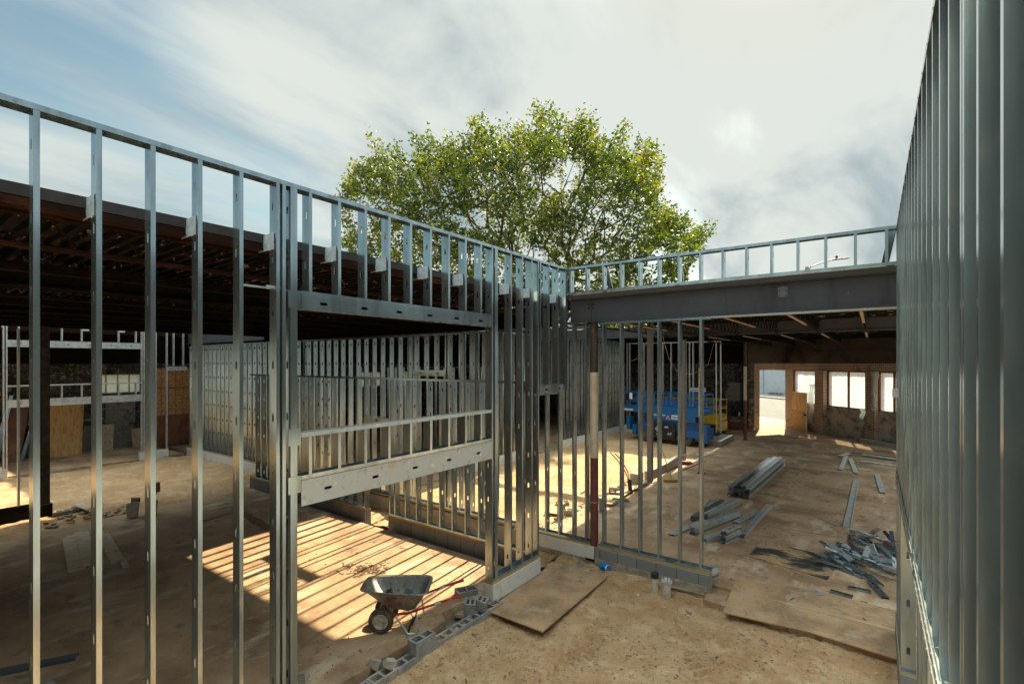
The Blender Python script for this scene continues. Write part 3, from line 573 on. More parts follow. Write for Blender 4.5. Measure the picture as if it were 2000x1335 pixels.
# --- A: the long left wall
A = Wall('stud_wall', 'tall galvanized stud wall running away at left with a wide window frame in it', 'A', -5.53, 0)
A.plate(-7, 3.27, .40); A.track(-7, 3.27, .442); A.plate(6.93, 8.5, .402); A.track(6.93, 8.5, .444)
A.track(-7, 5.2, TOP, up=False, f=.05); A.track(5.2, 9.64, TOP-.002, up=False, f=.05)
grid = [.928+.406*k for k in range(-16, 22)]
for u in grid:
    if u < 3.0: A.stud(u, .45, TOP-.004)
    elif 3.3 < u < 6.7:
        A.stud(u, 5.235, TOP-.004); A.stud(u, 3.01, 3.53, off=.9)
for u in (3.03, 3.13, 3.215): A.stud(u, .45, TOP-.004, rev=(u > 3.2))
A.stud(6.925, .45, TOP-.004); A.stud(7.02, .45, TOP-.004); A.stud(7.10, .45, TOP-.004, rev=True)
for u in (7.5, 7.87, 8.2, 8.44): A.stud(u, .45, TOP-.004)
for u in (8.52, 8.85, 9.22, 9.56): A.stud(u, 3.94, TOP-.004)
A.stud(9.61, .45+3.3, TOP-.004)
A.header(3.262, 6.915, 5.05, 5.21); A.track(3.262, 6.92, 5.215)
A.track(3.262, 6.915, 3.555, up=False, name='rail', m=galvd, ov=.006); A.track(3.262, 6.915, 2.995, name='lower_track')
A.header(3.262, 6.915, 2.68, 2.985, name='lower_header', m=galvd, n=5)
A.header(8.49, 9.58, 3.76, 3.92, n=2, name='door_header')
mb = MB()
for z in (5.25, 3.62, 3.05):
    mb = MB()
    mb.box(3.10, .003, z-.2, 3.255, -.004-.002, z)
    for k in range(4): mb.box(3.23, -.006, z-.17+k*.04, 3.242, -.012, z-.158+k*.04)
    mb.build('jamb_clip', galv, A.o)
cl = MB().box(0, .04, 0, .004, .38, .19)
for k in range(6): cl.cyl((-.001, .20+(k % 2)*.17, .03+.05*(k//2)), (-.006, .20+(k % 2)*.17, .03+.05*(k//2)), .008, 6)
cme = cl.mesh('clip', clipm)
for u in (1.334, 2.146, 2.958, 3.77, 4.58, 5.39, 6.2, 7.5, 8.2, 9.22): inst('clip', cme, A.o, (u-.010, 0, 5.71))
inst('bracing_angle', MB().box(2.86, .03, 5.26, 3.02, .05, 5.285).box(2.6, .165, 5.262, 3.6, .17, 5.285).mesh('bracing_angle', galvd), A.o)
# --- C: right wall
C = Wall('stud_wall', 'tall galvanized stud wall close beside the viewer at the right edge', 'C', .29, 0)
C.track(-4, 9.62, TOP, up=False); C.track(-4, 9.62, 2.69, ov=.004); C.header(-4, 9.62, 2.53, 2.672, name='lower_header', n=18)
for u in [1.893+.4*k for k in range(-12, 20)]: C.stud(u, 2.695, TOP-.004)
C.stud(2.62, 2.695, TOP-.004); C.stud(9.56, 2.695, TOP-.004)
for u in (8.08, 8.3, 8.7, 9.1, 9.5): C.stud(u, .45, 2.52)
for u in (5.15, 4.98, 4.6, 4.2): C.stud(u, .45, 2.52)
C.stud(5.19, .45, 2.52, rev=True, f=.05)
C.plate(8.03, 9.8, .42); C.track(8.03, 9.8, .462); C.plate(-4, 5.25, .42); C.track(-4, 5.25, .462)
for y_ in frange(-4, 9.6, 2.44): MB().box(y_, -.156, 2.70, min(9.6, y_+2.43), -.170, 6.5).build('backing', dark_backing, C.o)  # unseen dark panels added behind the studs to darken the cavities
# paper notice hung on the edge of the right wall
nt_ = tag(MB().box(0, 0, 0, .09, .003, .13).build('notice_paper', decalm, loc=(.225, 9.0, 3.9)), 'small white notice paper hanging at the far edge of the right stud wall', 'notice')
# --- B parapet on the beam
Bp = Wall('parapet_frame', 'open ladder-like parapet frame standing on the long grey beam', 'B', 0, 9.66, cat='parapet frame')
Bp.track(-1.4, 7.4, 5.92); Bp.track(-1.4, 5.5, 6.53, up=False); Bp.track(5.6, 7.4, 6.528, up=False)
for k in range(-4, 15): Bp.stud(-.19+.0+.4035*k+.18 if False else 0.205+.4035*k-.40, 5.925, 6.525, off=.38)
for x in (-.3, 3.05, 4.62):
    mb = MB(); chan(mb, (0, 0, 0), Vector((.12, -.62, -.6)).normalized(), (1, 0, 0), Vector((0, .6, -.62)).normalized(), .86, .10, .03, lip=0)
    mb.build('kicker_brace', galv, Bp.o, loc=(x, -.15, 6.50))
# --- B infill under the beam
B = Wall('stud_wall', 'stud infill panel under the grey beam, on the block curb around the maroon column', 'B', 0, 9.66)
B.plate(2.47, 4.80, .416); B.plate(4.98, 7.0, .412); B.track(2.47, 4.80, .458); B.track(4.98, 7.0, .454)
B.track(2.45, 4.8, 5.272, up=False); B.track(-1.4, 2.45, 5.272, up=False, f=.03, m=galvd); B.track(4.98, 5.86, 5.2, up=False)
for u in (2.62, 3.03, 3.44, 3.84, 4.245, 4.65, 5.06, 5.38): B.stud(u, .46, 5.268)
for u in (5.75, 6.1, 6.5, 6.9): B.stud(u, .46, 5.2)
# --- D inner wall behind the wheelbarrow
D = Wall('stud_wall', 'lower stud wall inside the left room, throwing striped shadows on the floor', 'B', 0, 8.38)
D.plate(5.8, 10.1, .421); D.track(5.8, 10.1, .463); D.track(5.8, 17.4, 4.01, up=False); D.plate(11.06, 17.4, .421); D.track(11.06, 17.4, .463)
for u in frange(5.85, 10.1, .4): D.stud(u, .465, 4.005)
D.stud(10.05, .465, 4.005); D.stud(11.08, .465, 4.005)
for u in frange(11.4, 17.3, .4): D.stud(u, .465, 4.005)
for u in (10.4, 10.8): D.stud(u, 2.96, 4.005)
D.header(10.09, 11.08, 2.8, 2.95, n=1)
# --- E rear wall
E = Wall('stud_wall', 'taller rear stud wall behind the lower inner wall, full of punched studs', 'B', 0, 9.66)
E.plate(7.02, 26.0, .421); E.track(7.02, 14.7, .463); E.track(14.95, 26.0, .463); E.track(7.02, 16.3, 5.2, up=False); E.track(16.6, 26, 5.2, up=False)
for u in frange(7.192, 16.3, .4): 
    if not 9.4 < u < 10.6: E.stud(u, .465, 5.195)
for u in frange(16.65, 25.95, .4): E.stud(u, .465, 5.195)
for u in (9.7, 10.1, 10.5): E.stud(u, 4.2, 5.195)
E.header(9.3, 10.6, 4.03, 4.19, n=2); E.stud(9.3, .465, 5.195); E.stud(10.6, .465, 5.195); E.stud(16.2, .465, 5.195)
# --- G far left frame
G = Wall('stud_wall', 'bright framed opening far across the sand strip at left', 'A', -25.97, 0, m=galvf)
for u in (3.62, 3.54, 7.82, 7.9, 8.35, 8.78, 3.2, 2.8, 2.4, 2.0, 1.6): G.stud(u, .46, 5.9)
for u in frange(3.95, 7.7, .61): G.stud(u, 5.28, 5.9); G.stud(u, 3.02, 3.5, off=.9)
for u in (9.05, 9.45): G.stud(u, 4.25, 5.9)
G.track(-6, 9.6, 5.95, up=False); G.header(3.66, 7.82, 5.0, 5.25); G.track(3.66, 7.82, 3.55, up=False); G.header(3.66, 7.82, 2.72, 3.0, name='lower_header'); G.header(8.82, 9.6, 4.05, 4.22, n=2, name='door_header')
inst('clip', MB().box(0, -.25, 5.7, .004, .02, 5.9).mesh('clip', clipm), G.o, (3.5, 0, 0))
for u in (4.5, 5.8, 7.0): inst('clip', MB().box(0, .02, 5.7, .22, .024, 5.9).mesh('clip', clipm), G.o, (u, -.05, 0))
# --- H black stud wall at left
H = Wall('stud_wall', 'black soot stained stud wall end with a heavy corner post at left', 'A', -18.8, 0, m=galvk)
H.track(-6, 3.5, .423); 
for u in (2.05, 1.2, .4, -.5): H.stud(u, .425, 5.4)
MB().box(3.28, 0, .42, 3.50, .14, 5.42).build('corner_post', galvk, H.o)
inst('stud', studmesh(4.9, 1, .152, galvd), H.o, (2.85, 0, .43))
# --- K yard left wall
K = Wall('stud_wall', 'stud wall with door openings along the far left side of the sunlit yard', 'A', -12.73, 0)
for u in frange(14.3, 18.4, .4)+frange(21.5, 29.1, .4): K.stud(u, .46, 5.7)
for u in frange(18.8, 21.3, .4): K.stud(u, 3.1, 5.7)
K.track(14.2, 29.2, 5.72, up=False); K.track(14.3, 18.6, .455); K.track(21.5, 29.2, .455); K.header(18.6, 21.5, 2.85, 3.06, n=3)
# --- L yard rear wall, sparse
Lw = Wall('stud_wall', 'sparse thin stud wall at the back of the yard, behind the blue lift', 'B', 0, 29.2, m=galvf)
us = [-ontoY(px, 29.2)[0] for px in (1225, 1230, 1258, 1295, 1311, 1340, 1347, 1354, 1399, 1408)]
for u in us: Lw.stud(u, .45, 5.6)
Lw.track(min(us), max(us), 5.62, up=False); Lw.header(-ontoY(1378, 29.2)[0], -ontoY(1346, 29.2)[0], 2.72, 2.95, n=2)
# --- behind the left room: second run through the north-west part
Mw = Wall('stud_wall', 'distant stud partition deep behind the rear wall, near the glazed openings', 'B', 0, 17.5)
for u in frange(13.4, 24, .6): Mw.stud(u, .2, 4.2)
Mw.track(13.4, 24, 4.2, up=False); Mw.header(15, 17, 2.9, 3.1)

# roof and tall building out of view, added so the studs reflect something dark
roofslab('added_shade_roof', 'added unseen roof darkening the sand strip beyond the left edge of the view', -26.2, -19.1, -12, -1.2, 5.79, [-20.5, -22.5, -24.5], soot)
bb = thing('reflection_block', 'added dark green block behind the viewpoint, for the studs to reflect', 'building', (0, -14, 0))
MB().box(-1, -3, -.3, 12, 0, 12).build('wall', rear_dark, bb); MB().box(-1.1, -3.1, 12, 12.1, .1, 12.3).build('roof', tar, bb)

def cut(pts, w, nm, m, z=SL):
    P_ = [Vector((*gp(px, py, z), 0)) for px, py in pts]
    for k, (a, b) in enumerate(zip(P_, P_[1:])):
        d = (b-a); n_ = max(2, int(d.length/.15)); sd = Vector((-d.y, d.x, 0)).normalized(); up, dn = [], []
        for i in range(n_+1):
            q = a+d*i/n_; ww = w*(.5+.35*nz(q.x, q.y, 3, k)); up.append((q+sd*ww)[:2]); dn.append((q-sd*ww)[:2])
        st(nm, MB().prism(up+dn[::-1], z-.05, z+.004+.001*k), m)
cut([(388, 1020), (470, 996)], .14, 'dark_cut_strip', soil); cut([(472, 1000), (548, 1046)], .26, 'dark_cut_strip', soil)  # flat dark strips on the slab stand for open, shaded cuts
for pts in ([(1395, 1010), (1760, 1068)], [(1400, 893), (1757, 925)], [(1560, 850), (1440, 965)]): cut(pts, .022, 'slab_joint', soil)

sw = thing('block_wall', 'added unseen block wall far behind the viewer, darkening what the left studs reflect', 'wall', (-31, -12.4, 0))  # unseen wall added so the left stud webs mirror something dark
MB().box(0, 0, -.2, 25, .3, 5.75).build('blockwork', blockwall, sw)
# ================================================================== OUTER WALLS
bw = thing('block_wall', 'charred block wall at the back of the yard behind the blue lift', 'wall')
MB().box(-30.7, 34.9, -.2, -6.0, 35.2, 4.35).build('blockwork', charred, bw); MB().box(-30.7, 34.92, 4.35, -6.0, 35.18, 5.9).build('upper_fascia', soot, bw)
xa = -12.4; MB().box(-15.8, 34.80, .1, -13.4, 34.895, 2.9).build('clean_block_patch', blockwall, bw)
MB().box(-7.9, 34.8, 1.9, -7.0, 34.895, 3.1).build('clean_block_patch', blockwall, bw)
bl = thing('block_wall', 'charred block wall across the far left behind the plywood sheets', 'wall')
def wallx(X, y0, y1, z0, z1, nm, m, par, th=.3): return MB().box(X-th, y0, z0, X, y1, z1).build(nm, m, par)
# window gap in that wall (glazed panes)
ya, yb = ontoX(192, -30.5)[1] if False else 7.25, 9.1
wallx(-30.5, -9, 7.25, -.2, 4.35, 'blockwork', charred, bl); wallx(-30.5, 7.25, 9.15, -.2, 2.88, 'blockwork', charred, bl); wallx(-30.5, 7.25, 9.15, 3.82, 4.35, 'blockwork', charred, bl)
wallx(-30.5, 9.15, 22.6, -.2, 4.35, 'blockwork', charred, bl); wallx(-30.5, 22.6, 24.6, -.2, 2.6, 'blockwork', charred, bl); wallx(-30.5, 22.6, 24.6, 3.7, 4.35, 'blockwork', charred, bl)
wallx(-30.5, 24.6, 26.2, -.2, 4.35, 'blockwork', charred, bl); wallx(-30.5, 26.2, 28.4, -.2, 2.5, 'blockwork', charred, bl); wallx(-30.5, 26.2, 28.4, 3.7, 4.35, 'blockwork', charred, bl)
wallx(-30.5, 28.4, 34.9, -.2, 4.35, 'blockwork', charred, bl)
wallx(-30.52, -9, 34.9, 4.35, 5.8, 'upper_fascia', soot, bl, .26)
MB().box(-30.50, 6.7, .1, -30.42, 8.8, 1.35).build('clean_block_patch', blockwall, bl); MB().box(-30.50, 7.7, 1.36, -30.43, 8.9, 2.4).build('clean_block_patch', blockwall, bl)
MB().box(-30.46, 2, 1.62, -30.38, 7.6, 1.70).build('ledge', cmud, bl)
def glazed(y0, y1, z0, z1, label):
    t = thing('glazed_window', label, 'window', (-30.6, y0, z0)); w, h = y1-y0, z1-z0
    MB().box(0, 0, 0, .04, w, h).build('pane', glassblock, t)
    mb = MB(); n = max(3, int(w/.4)); 
    for i in range(n+1): mb.box(.03, w*i/n-.03, 0, .07, w*i/n+.03, h)
    for i in range(3): mb.box(.035, 0, h*i/2-.02, .065, w, h*i/2+.02)
    mb.build('glazing_bars', yellowwood, t)
glazed(7.26, 9.14, 2.9, 3.81, 'pale gridded window in the charred wall at far left'); glazed(22.62, 24.58, 2.62, 3.68, 'left one of two pale gridded windows seen deep through the stud walls'); glazed(26.22, 28.38, 2.52, 3.68, 'right one of two pale gridded windows seen deep through the stud walls')
# leaning sheets at far left
def lean(name, label, y0, y1, h, m, xb=-29.6, cat='sheet', th=.025, sk=.0, z=.16, k=None, lean_=.55):
    t = MB().obox((0, 0, 0), (0, y1-y0, 0), (-lean_, sk, h), (th, 0, th*.3)); o = t.build(name, m, loc=(xb, y0, z)); return tag(o, label, cat, 'boards leaning on the charred wall')
lean('plywood_sheet', 'tall yellow plywood sheet leaning on the charred wall at left', 5.25, 6.5, 2.45, ply, sk=.22); lean('plywood_sheet', 'second plywood sheet showing only its edge behind the tall yellow one', 5.4, 6.62, 2.4, ply, xb=-29.72, sk=.22)
lean('plywood_sheet', 'short plain brown plywood board leaning right of the tall yellow sheet', 7.0, 7.75, 1.25, oldwood, sk=.15, lean_=.35); lean('plywood_sheet', 'small tan board standing behind the thin stud at far left', 8.55, 9.2, .95, oldwood, lean_=.25)
lean('plywood_sheet', 'dark red stained board leaning at far left', 3.95, 4.55, 2.6, redply, sk=.45, lean_=.8); lean('plywood_sheet', 'wide dark red board at the left edge of the view', 2.2, 3.35, 2.5, redply, sk=.3, lean_=.8)
for i, (y, d, lb) in enumerate(((3.6, .7, 'pale steel stud leaning left of the dark red board'), (3.75, .55, 'second steel stud leaning just beside the dark red board'), (4.5, .75, 'steel stud leaning along the right edge of the dark red board'), (2.9, .6, 'steel stud leaning near the left edge of the view'))):
    mb = MB(); chan(mb, (0, 0, 0), Vector((-.8, d, 2.7)).normalized(), (0, 1, -.2), (1, 0, .2), 3.0, .12, .04)
    tag(mb.build('leaning_stud', galv, loc=(-29.45, y, .16)), lb, 'steel stud', 'steel studs leaning on the charred wall')
# strand board doorway panel
dp = thing('strand_board', 'orange strand board panel with a grid closing the doorway at far left', 'panel', (-29.0, 9.35, 0))
MB().box(0, 0, 1.75, .03, 1.75, 4.1).build('upper_board', osb, dp); MB().box(.0, 0, .15, .028, 1.75, 1.75).build('lower_board', redply, dp)
mb = MB()
for i in range(5): mb.box(.03, .2+i*.32, 1.78, .045, .215+i*.32, 4.1)
for i in range(6): mb.box(.03, 0, 1.95+i*.38, .043, 1.75, 1.965+i*.38)
mb.box(.03, 0, 3.1, .07, 1.75, 3.15); mb.box(.03, 0, .25, .07, 1.75, .3); mb.build('batten_grid', redply, dp)
MB().box(.0, -.25, 3.1, .05, -.02, 4.1).build('blue_edge_strip', bluepaint, dp)
ob = thing('strand_board', 'orange strand board with blue tarp below, seen through the yard door opening', 'panel', (-20.5, 26.5, 0))
MB().box(0, 0, 2.2, 2.6, .04, 3.6).build('board', osb, ob); MB().box(-.1, -.03, .3, 2.7, .05, 2.2).build('tarp', tarp, ob)
tp = MB(); 
for i in range(10): tp.lathe([(.001, .35+.1*rnd.random()), (.2, .25), (.42, .02)], (rnd.uniform(-.5, .5), rnd.uniform(-.3, .3), 0), n=9)
tag(tp.build('tarp_heap', tarp, loc=(-16.2, 15.6, .15)), 'crumpled blue tarp heap seen between studs', 'tarp')

# --- facade with corner door and plastic covered windows
FS = Vector((fx, fy, 0)); ang = math.atan2(FD.y, FD.x)
fc = thing('brick_facade', 'brown brick front wall with plastic covered windows at far right', 'facade', tuple(FS), ang)
def fpos(px): p = hit_line(px, FS, FD); return (p-FS).dot(FD)
def fb(px0, px1, z0, z1, nm, m, d0=0, d1=.35, par=None, bev=0):
    return MB().box(fpos(px0), d0, z0, fpos(px1), d1, z1).build(nm, m, par or fc, bev=bev)
H0 = 3.93; SILL = 1.82
fb(1535, 1549, -.1, H0, 'brick_pier', brick, -.05); fb(1598, 1615, -.1, H0, 'brick_pier', brick, -.25); fb(1697, 1715, -.1, H0, 'brick_pier', brick, -.25)
fb(1775, 1790, -.1, H0, 'brick_pier', brick, -.25)
for (a, b) in ((1549, 1598), (1615, 1697), (1715, 1775)): fb(a, b, -.1, SILL, 'sill_wall', panelm, .02, .3)
s0, s1 = fpos(1534.5), 16
MB().box(s0, -.02, H0, s1, .35, H0+.42).build('brick_band', brick, fc); MB().box(s0, -.03, H0+.42, s1, .33, 5.9).build('fascia', lintelm, fc); MB().box(s0, -.06, 5.05, s1, -.03, 5.12).build('ledge', lintelm, fc)
MB().box(fpos(1790), 0, -.1, s1, .35, H0).build('end_wall', brick, fc)
def sheetwin(a, b, mull=()):
    xa, xb = fpos(a), fpos(b); w = xb-xa
    n = 26; mz = 16; vs = []; 
    for j in range(mz+1):
        for i in range(n+1):
            x = xa+w*i/n; z = SILL+.05+(H0-SILL-.1)*j/mz
            vs.append((x, .13+.05*noise.noise(Vector((x*1.8+z, z*1.1, 3)))+.02*noise.noise(Vector((x*7, z*2, 1))), z))
    fs = [(j*(n+1)+i, j*(n+1)+i+1, (j+1)*(n+1)+i+1, (j+1)*(n+1)+i) for j in range(mz) for i in range(n)]
    mb = MB(); mb.box(xa, .02, SILL, xb, .1, SILL+.06); mb.box(xa, .02, H0-.07, xb, .1, H0); mb.box(xa, .02, SILL, xa+.08, .1, H0); mb.box(xb-.08, .02, SILL, xb, .1, H0)
    for m_ in mull: x = fpos(m_); mb.box(x-.05, .02, SILL, x+.05, .1, H0)
    t = mb.build('window', redply, fc); MB().add(vs, fs).build('plastic_sheet', sheeting, t, smooth=True)
sheetwin(1549, 1598); sheetwin(1615, 1697, (1656,)); sheetwin(1715, 1775, (1745.5,))
# loose plastic flaps hanging beside the piers
def flap(px, z0, z1, w, label):
    x = fpos(px); vs = []; n = 8; m_ = 14
    for j in range(m_+1):
        for i in range(n+1):
            f = j/m_; ww = w*(1-.5*f)
            vs.append((x+ww*(i/n-.5)+.06*math.sin(j*.9), -.33+.06*math.sin(i*1.9+j*.3), z1+(z0-z1)*f))
    fs = [(j*(n+1)+i, j*(n+1)+i+1, (j+1)*(n+1)+i+1, (j+1)*(n+1)+i) for j in range(m_) for i in range(n)]
    o = MB().add(vs, fs).build('plastic_flap', sheeting, smooth=True, loc=tuple(FS), rot=(0, 0, ang)); tag(o, label, 'plastic sheet', 'loose plastic sheets by the windows')
flap(1594, .7, 3.1, .45, 'loose plastic sheet hanging left of the second brick pier'); flap(1694, .75, 1.9, .35, 'short plastic flap hanging low left of the third brick pier'); flap(1717, 1.85, 3.9, .5, 'gathered plastic sheet hanging right of the third brick pier')
# corner entrance wall (door opening)
p0, p1 = Vector((-5.9, 35.0, 0)), Vector((-4.66, 36.85, 0)); ed_ = (p1-p0); ea = math.atan2(ed_.y, ed_.x); el = ed_.length
en = thing('entrance_surround', 'brick jamb and scorched header around the bright open corner doorway', 'doorway', tuple(p0), ea)
MB().box(-.42, 0, -.1, 0.02, .35, H0).build('jamb', brick, en); MB().box(-.9, .01, -.1, -.42, .34, H0+.4).build('side_wall', charred, en); MB().box(-.42, -.02, H0, el, .35, H0+.42).build('brick_band', brick, en); MB().box(-1.0, -.03, H0+.42, el+.1, .33, 5.9).build('fascia', lintelm, en)
# open plywood door leaf
d0 = gp(1547, 838, SL); d1 = gp(1574.5, 844, SL); v = Vector((d1[0]-d0[0], d1[1]-d0[1], 0))
dl = thing('open_plywood_leaf', 'strand board door leaf standing open beside the bright doorway', 'door', (d0[0], d0[1], SL), math.atan2(v.y, v.x)); dw = v.length
MB().box(0, 0, .02, dw, .05, 1.28).build('lower_board', osb, dl); MB().box(0, .001, 1.284, dw, .049, 2.42).build('upper_board', ply, dl)
MB().box(dw-.16, -.05, 1.0, dw-.04, -.001, 1.1).cyl((dw-.1, -.09, 1.0), (dw-.1, -.02, 1.12), .04).build('handle', black, dl)
MB().box(dw, 0, .02, dw+.02, .055, 2.42).build('edge_strip', galvd, dl)
rb = thing('sack_trolley', 'red and yellow hand cart parked in shade behind the plywood door', 'hand cart', (*gp(1585, 840, SL), SL), .6)
mb = MB()
for k in range(18): a = k/18*6.283; mb.tube([(.3*math.cos(a), 0, .32+.3*math.sin(a)), (.3*math.cos(a+.4), 0, .32+.3*math.sin(a+.4))], .025, 5)
mb.build('wheel', redpaint, rb); MB().tube([(0, .05, .3), (.1, .05, .8), (-.3, .05, 1.0), (-.55, .05, .95)], .022, 6).build('frame', redpaint, rb)
MB().lathe([(.001, .0), (.22, .02), (.25, .12), (.12, .2), (.001, .22)], (.25, .1, 0), n=12).build('bag', yellowpaint, rb)
def blockmesh(l=.395, w=.19, h=.19, m=cmu):
    mb = MB(); t = .034
    mb.box(0, 0, 0, l, t, h).box(0, w-t, 0, l, w, h)
    for x in (0, (l-t)/2, l-t): mb.box(x, t, 0, x+t, w-t, h)
    return mb.mesh('concrete_block', m)
BM, BMD = blockmesh(), blockmesh(m=cmud)
def block(x, y, z, rot, label, group=None, me=None, cat='concrete block'):
    o = inst('concrete_block', me or BM, None, (x, y, z), rot); return tag(o, label, cat, group)
x, y = gp(1642, 851, SL); block(x-.2, y, SL+.4, (R(90), R(90), R(10)), 'block standing on end against the panel between two piers', 'blocks at the foot of the front wall')
x, y = gp(1605, 848, SL); block(x-.1, y-.2, SL+.4, (R(90), R(90), 0), 'block at the foot of the second brick pier', 'blocks at the foot of the front wall')

# ================================================================== TREE
def make_tree():
    rs = np.random.RandomState(11)
    d = 44.0   # distance along the viewing axis; silhouette lateral u and height v measured at that distance
    org = np.array([-s_*d, c_*d, 0]); lat = np.array([c_, s_, 0]); fwd = np.array([-s_, c_, 0])
    sil = [(668, 345), (690, 290), (740, 278), (790, 285), (828, 262), (870, 290), (915, 285), (955, 240), (1000, 262), (1056, 224), (1100, 245), (1145, 234), (1160, 290), (1212, 262), (1262, 290), (1278, 340), (1276, 390), (1292, 420), (1300, 440), (1335, 440), (1378, 452), (1350, 500), (1330, 560), (1300, 640), (900, 640), (700, 560), (672, 470), (665, 400)]
    S2 = np.array([((x-1000)/961*d, CZ-(y-708)/961*d) for x, y in sil])
    def inside(p):
        x, y = p; c = False; n = len(S2); j = n-1
        for i in range(n):
            if (S2[i, 1] > y) != (S2[j, 1] > y) and x < (S2[j, 0]-S2[i, 0])*(y-S2[i, 1])/(S2[j, 1]-S2[i, 1])+S2[i, 0]: c = not c
            j = i
        return c
    cxx, czz = (1040-1000)/961*d, CZ-(430-708)/961*d
    pts = []
    lo, hi = S2.min(0), S2.max(0)
    while len(pts) < 3400:
        p = rs.uniform(lo, hi)
        if not inside(p): continue
        e = 1-((p[0]-cxx)/17)**2*.75-((p[1]-czz)/15)**2*.55
        if e <= 0.02: e = .05
        dep = rs.uniform(-1, 1)*11*math.sqrt(e)
        q = Vector((p[0]*.16, dep*.16, p[1]*.16))
        if noise.noise(q*1.6) < -.26: continue
        pts.append((p[0]*(1+dep/d*0), dep, p[1]))
    up_ = S2[2:21]
    for _ in range(150):
        k = rs.randint(0, len(up_)-1); f = rs.rand(); q = up_[k]*(1-f)+up_[k+1]*f; o_ = q-np.array([cxx, czz-4]); o_ /= np.linalg.norm(o_); o_ = o_*.6+np.array([0, .5]); dp = rs.uniform(-5, 5); l_ = rs.uniform(.8, 2.3)
        for g_ in (-.8, -.2, .4, 1.0): pts.append((q[0]+o_[0]*l_*g_, dp, q[1]+o_[1]*l_*g_))
    P = np.array(pts)
    P[:, 0] *= (1+P[:, 1]/d); P[:, 2] = CZ+(P[:, 2]-CZ)*(1+P[:, 1]/d)*.94
    tx = (1062-1000)/961*d
    trunk = [np.array([tx, 0, h]) for h in (0, 2, 4, 6, 7.5)]
    nodes = list(trunk); par = [-1, 0, 1, 2, 3]
    top = trunk[-1]; dist = np.linalg.norm((P-top)*np.array([1, 1, .9]), axis=1); order = np.argsort(dist)
    NA = np.zeros((len(P)*4+10, 3)); NA[:5] = nodes; cnt = 5; cost = np.zeros(len(NA)); cost[:5] = [9, 8, 5, 1, 0]
    for i in order:
        q = P[i]; dd = np.linalg.norm(NA[:cnt]-q, axis=1); sc = dd+.22*cost[:cnt]; sc[:3] += 50; j = int(np.argmin(sc)); L_ = dd[j]
        k = max(1, int(L_/1.3)); prev = j; base = NA[j].copy()
        for a in range(1, k+1):
            f = a/k; pos = base+(q-base)*f; pos[2] -= .06*L_*math.sin(f*math.pi)
            if a < k: pos += rs.uniform(-.12, .12, 3)*min(1, L_*.4)
            NA[cnt] = pos; cost[cnt] = cost[prev]+np.linalg.norm(pos-NA[prev]); par.append(prev); prev = cnt; cnt += 1
            if cnt >= len(NA)-2: break
    NA = NA[:cnt]; par = np.array(par); w = np.ones(cnt)
    kids = [0]*cnt
    for i in range(cnt-1, 0, -1): w[par[i]] += w[i]; kids[par[i]] += 1
    rad = .012*w**.44; rad[:5] = np.maximum(rad[:5], .42)
    def W3(p): return org+lat*p[0]+fwd*p[1]+np.array([0, 0, p[2]])
    WN = np.array([W3(p) for p in NA])
    t = thing('elm_tree', 'large leafy green elm rising behind the steel frames', 'tree', tuple(WN[0]))
    off = Vector(WN[0])
    mbt, mbb = MB(), MB()
    for i in range(1, cnt):
        j = par[i]; r0, r1 = min(rad[j], rad[i]*1.5), rad[i]; n = 4 if r0 < .06 else (6 if r0 < .2 else 12)
        (mbt if i < 5 else mbb).cyl(Vector(WN[j])-off, Vector(WN[i])-off, r0, n, r1, cap=False)
    mbt.build('trunk', bark, t, smooth=True); mbb.build('limb', bark, t, smooth=True)
    # leaves: small folded faces scattered about every outer twig
    tips = [i for i in range(5, cnt) if w[i] < 9]
    vs, fs, cid = [], [], []
    V = []; 
    for i in tips:
        a = WN[par[i]]; b = WN[i]; dirv = (b-a); nleaf = 30 if w[i] < 3 else 16
        hue = .5+1.1*noise.noise(Vector(b.tolist())*.28)+.25*rs.normal()
        for _ in range(nleaf):
            f = rs.rand()*1.25; p = a+dirv*f+rs.normal(0, .27, 3)
            l_ = rs.uniform(.19, .38); ww = l_*rs.uniform(.55, .8)
            th = rs.rand()*6.283; ph = rs.uniform(-.9, .7); u = np.array([math.cos(th)*math.cos(ph), math.sin(th)*math.cos(ph), math.sin(ph)])
            sd_ = np.cross(u, rs.normal(0, 1, 3)); sd_ /= np.linalg.norm(sd_)+1e-6; up_ = np.cross(u, sd_)
            k = len(V); V += [p, p+u*l_*.45+sd_*ww*.5+up_*.02, p+u*l_, p+u*l_*.45-sd_*ww*.5+up_*.02]; fs.append((k, k+1, k+2, k+3)); cid.append(min(3, max(0, int(hue*3+rs.normal(0, .5)))))
    V = np.array(V)-np.array(off)
    me = bpy.data.meshes.new('crown'); me.from_pydata(V.tolist(), [], fs)
    for nm, c in (('elm leaf green', (.056, .082, .004)), ('elm leaf light', (.095, .122, .005)), ('elm leaf dark', (.026, .045, .003)), ('elm leaf yellow', (.14, .14, .007))):
        m = bpy.data.materials.new(nm); m.use_nodes = True; n_ = m.node_tree.nodes; l_ = m.node_tree.links; p_ = n_['Principled BSDF']; p_.inputs['Base Color'].default_value = (*c, 1); p_.inputs['Roughness'].default_value = .5
        ts = n_.new('ShaderNodeBsdfTranslucent'); ts.inputs[0].default_value = (min(1, c[0]*2.2), min(1, c[1]*2.1), c[2]*1.5, 1); ms = n_.new('ShaderNodeMixShader'); ms.inputs[0].default_value = .4
        l_.new(p_.outputs[0], ms.inputs[1]); l_.new(ts.outputs[0], ms.inputs[2]); l_.new(ms.outputs[0], n_['Material Output'].inputs[0]); me.materials.append(m)
    mp = {0: 0, 1: 2, 2: 1, 3: 3}
    me.polygons.foreach_set('material_index', [mp[c] for c in cid]); me.update()
    inst('crown', me, t)
    print('tree', cnt, len(fs))
make_tree()
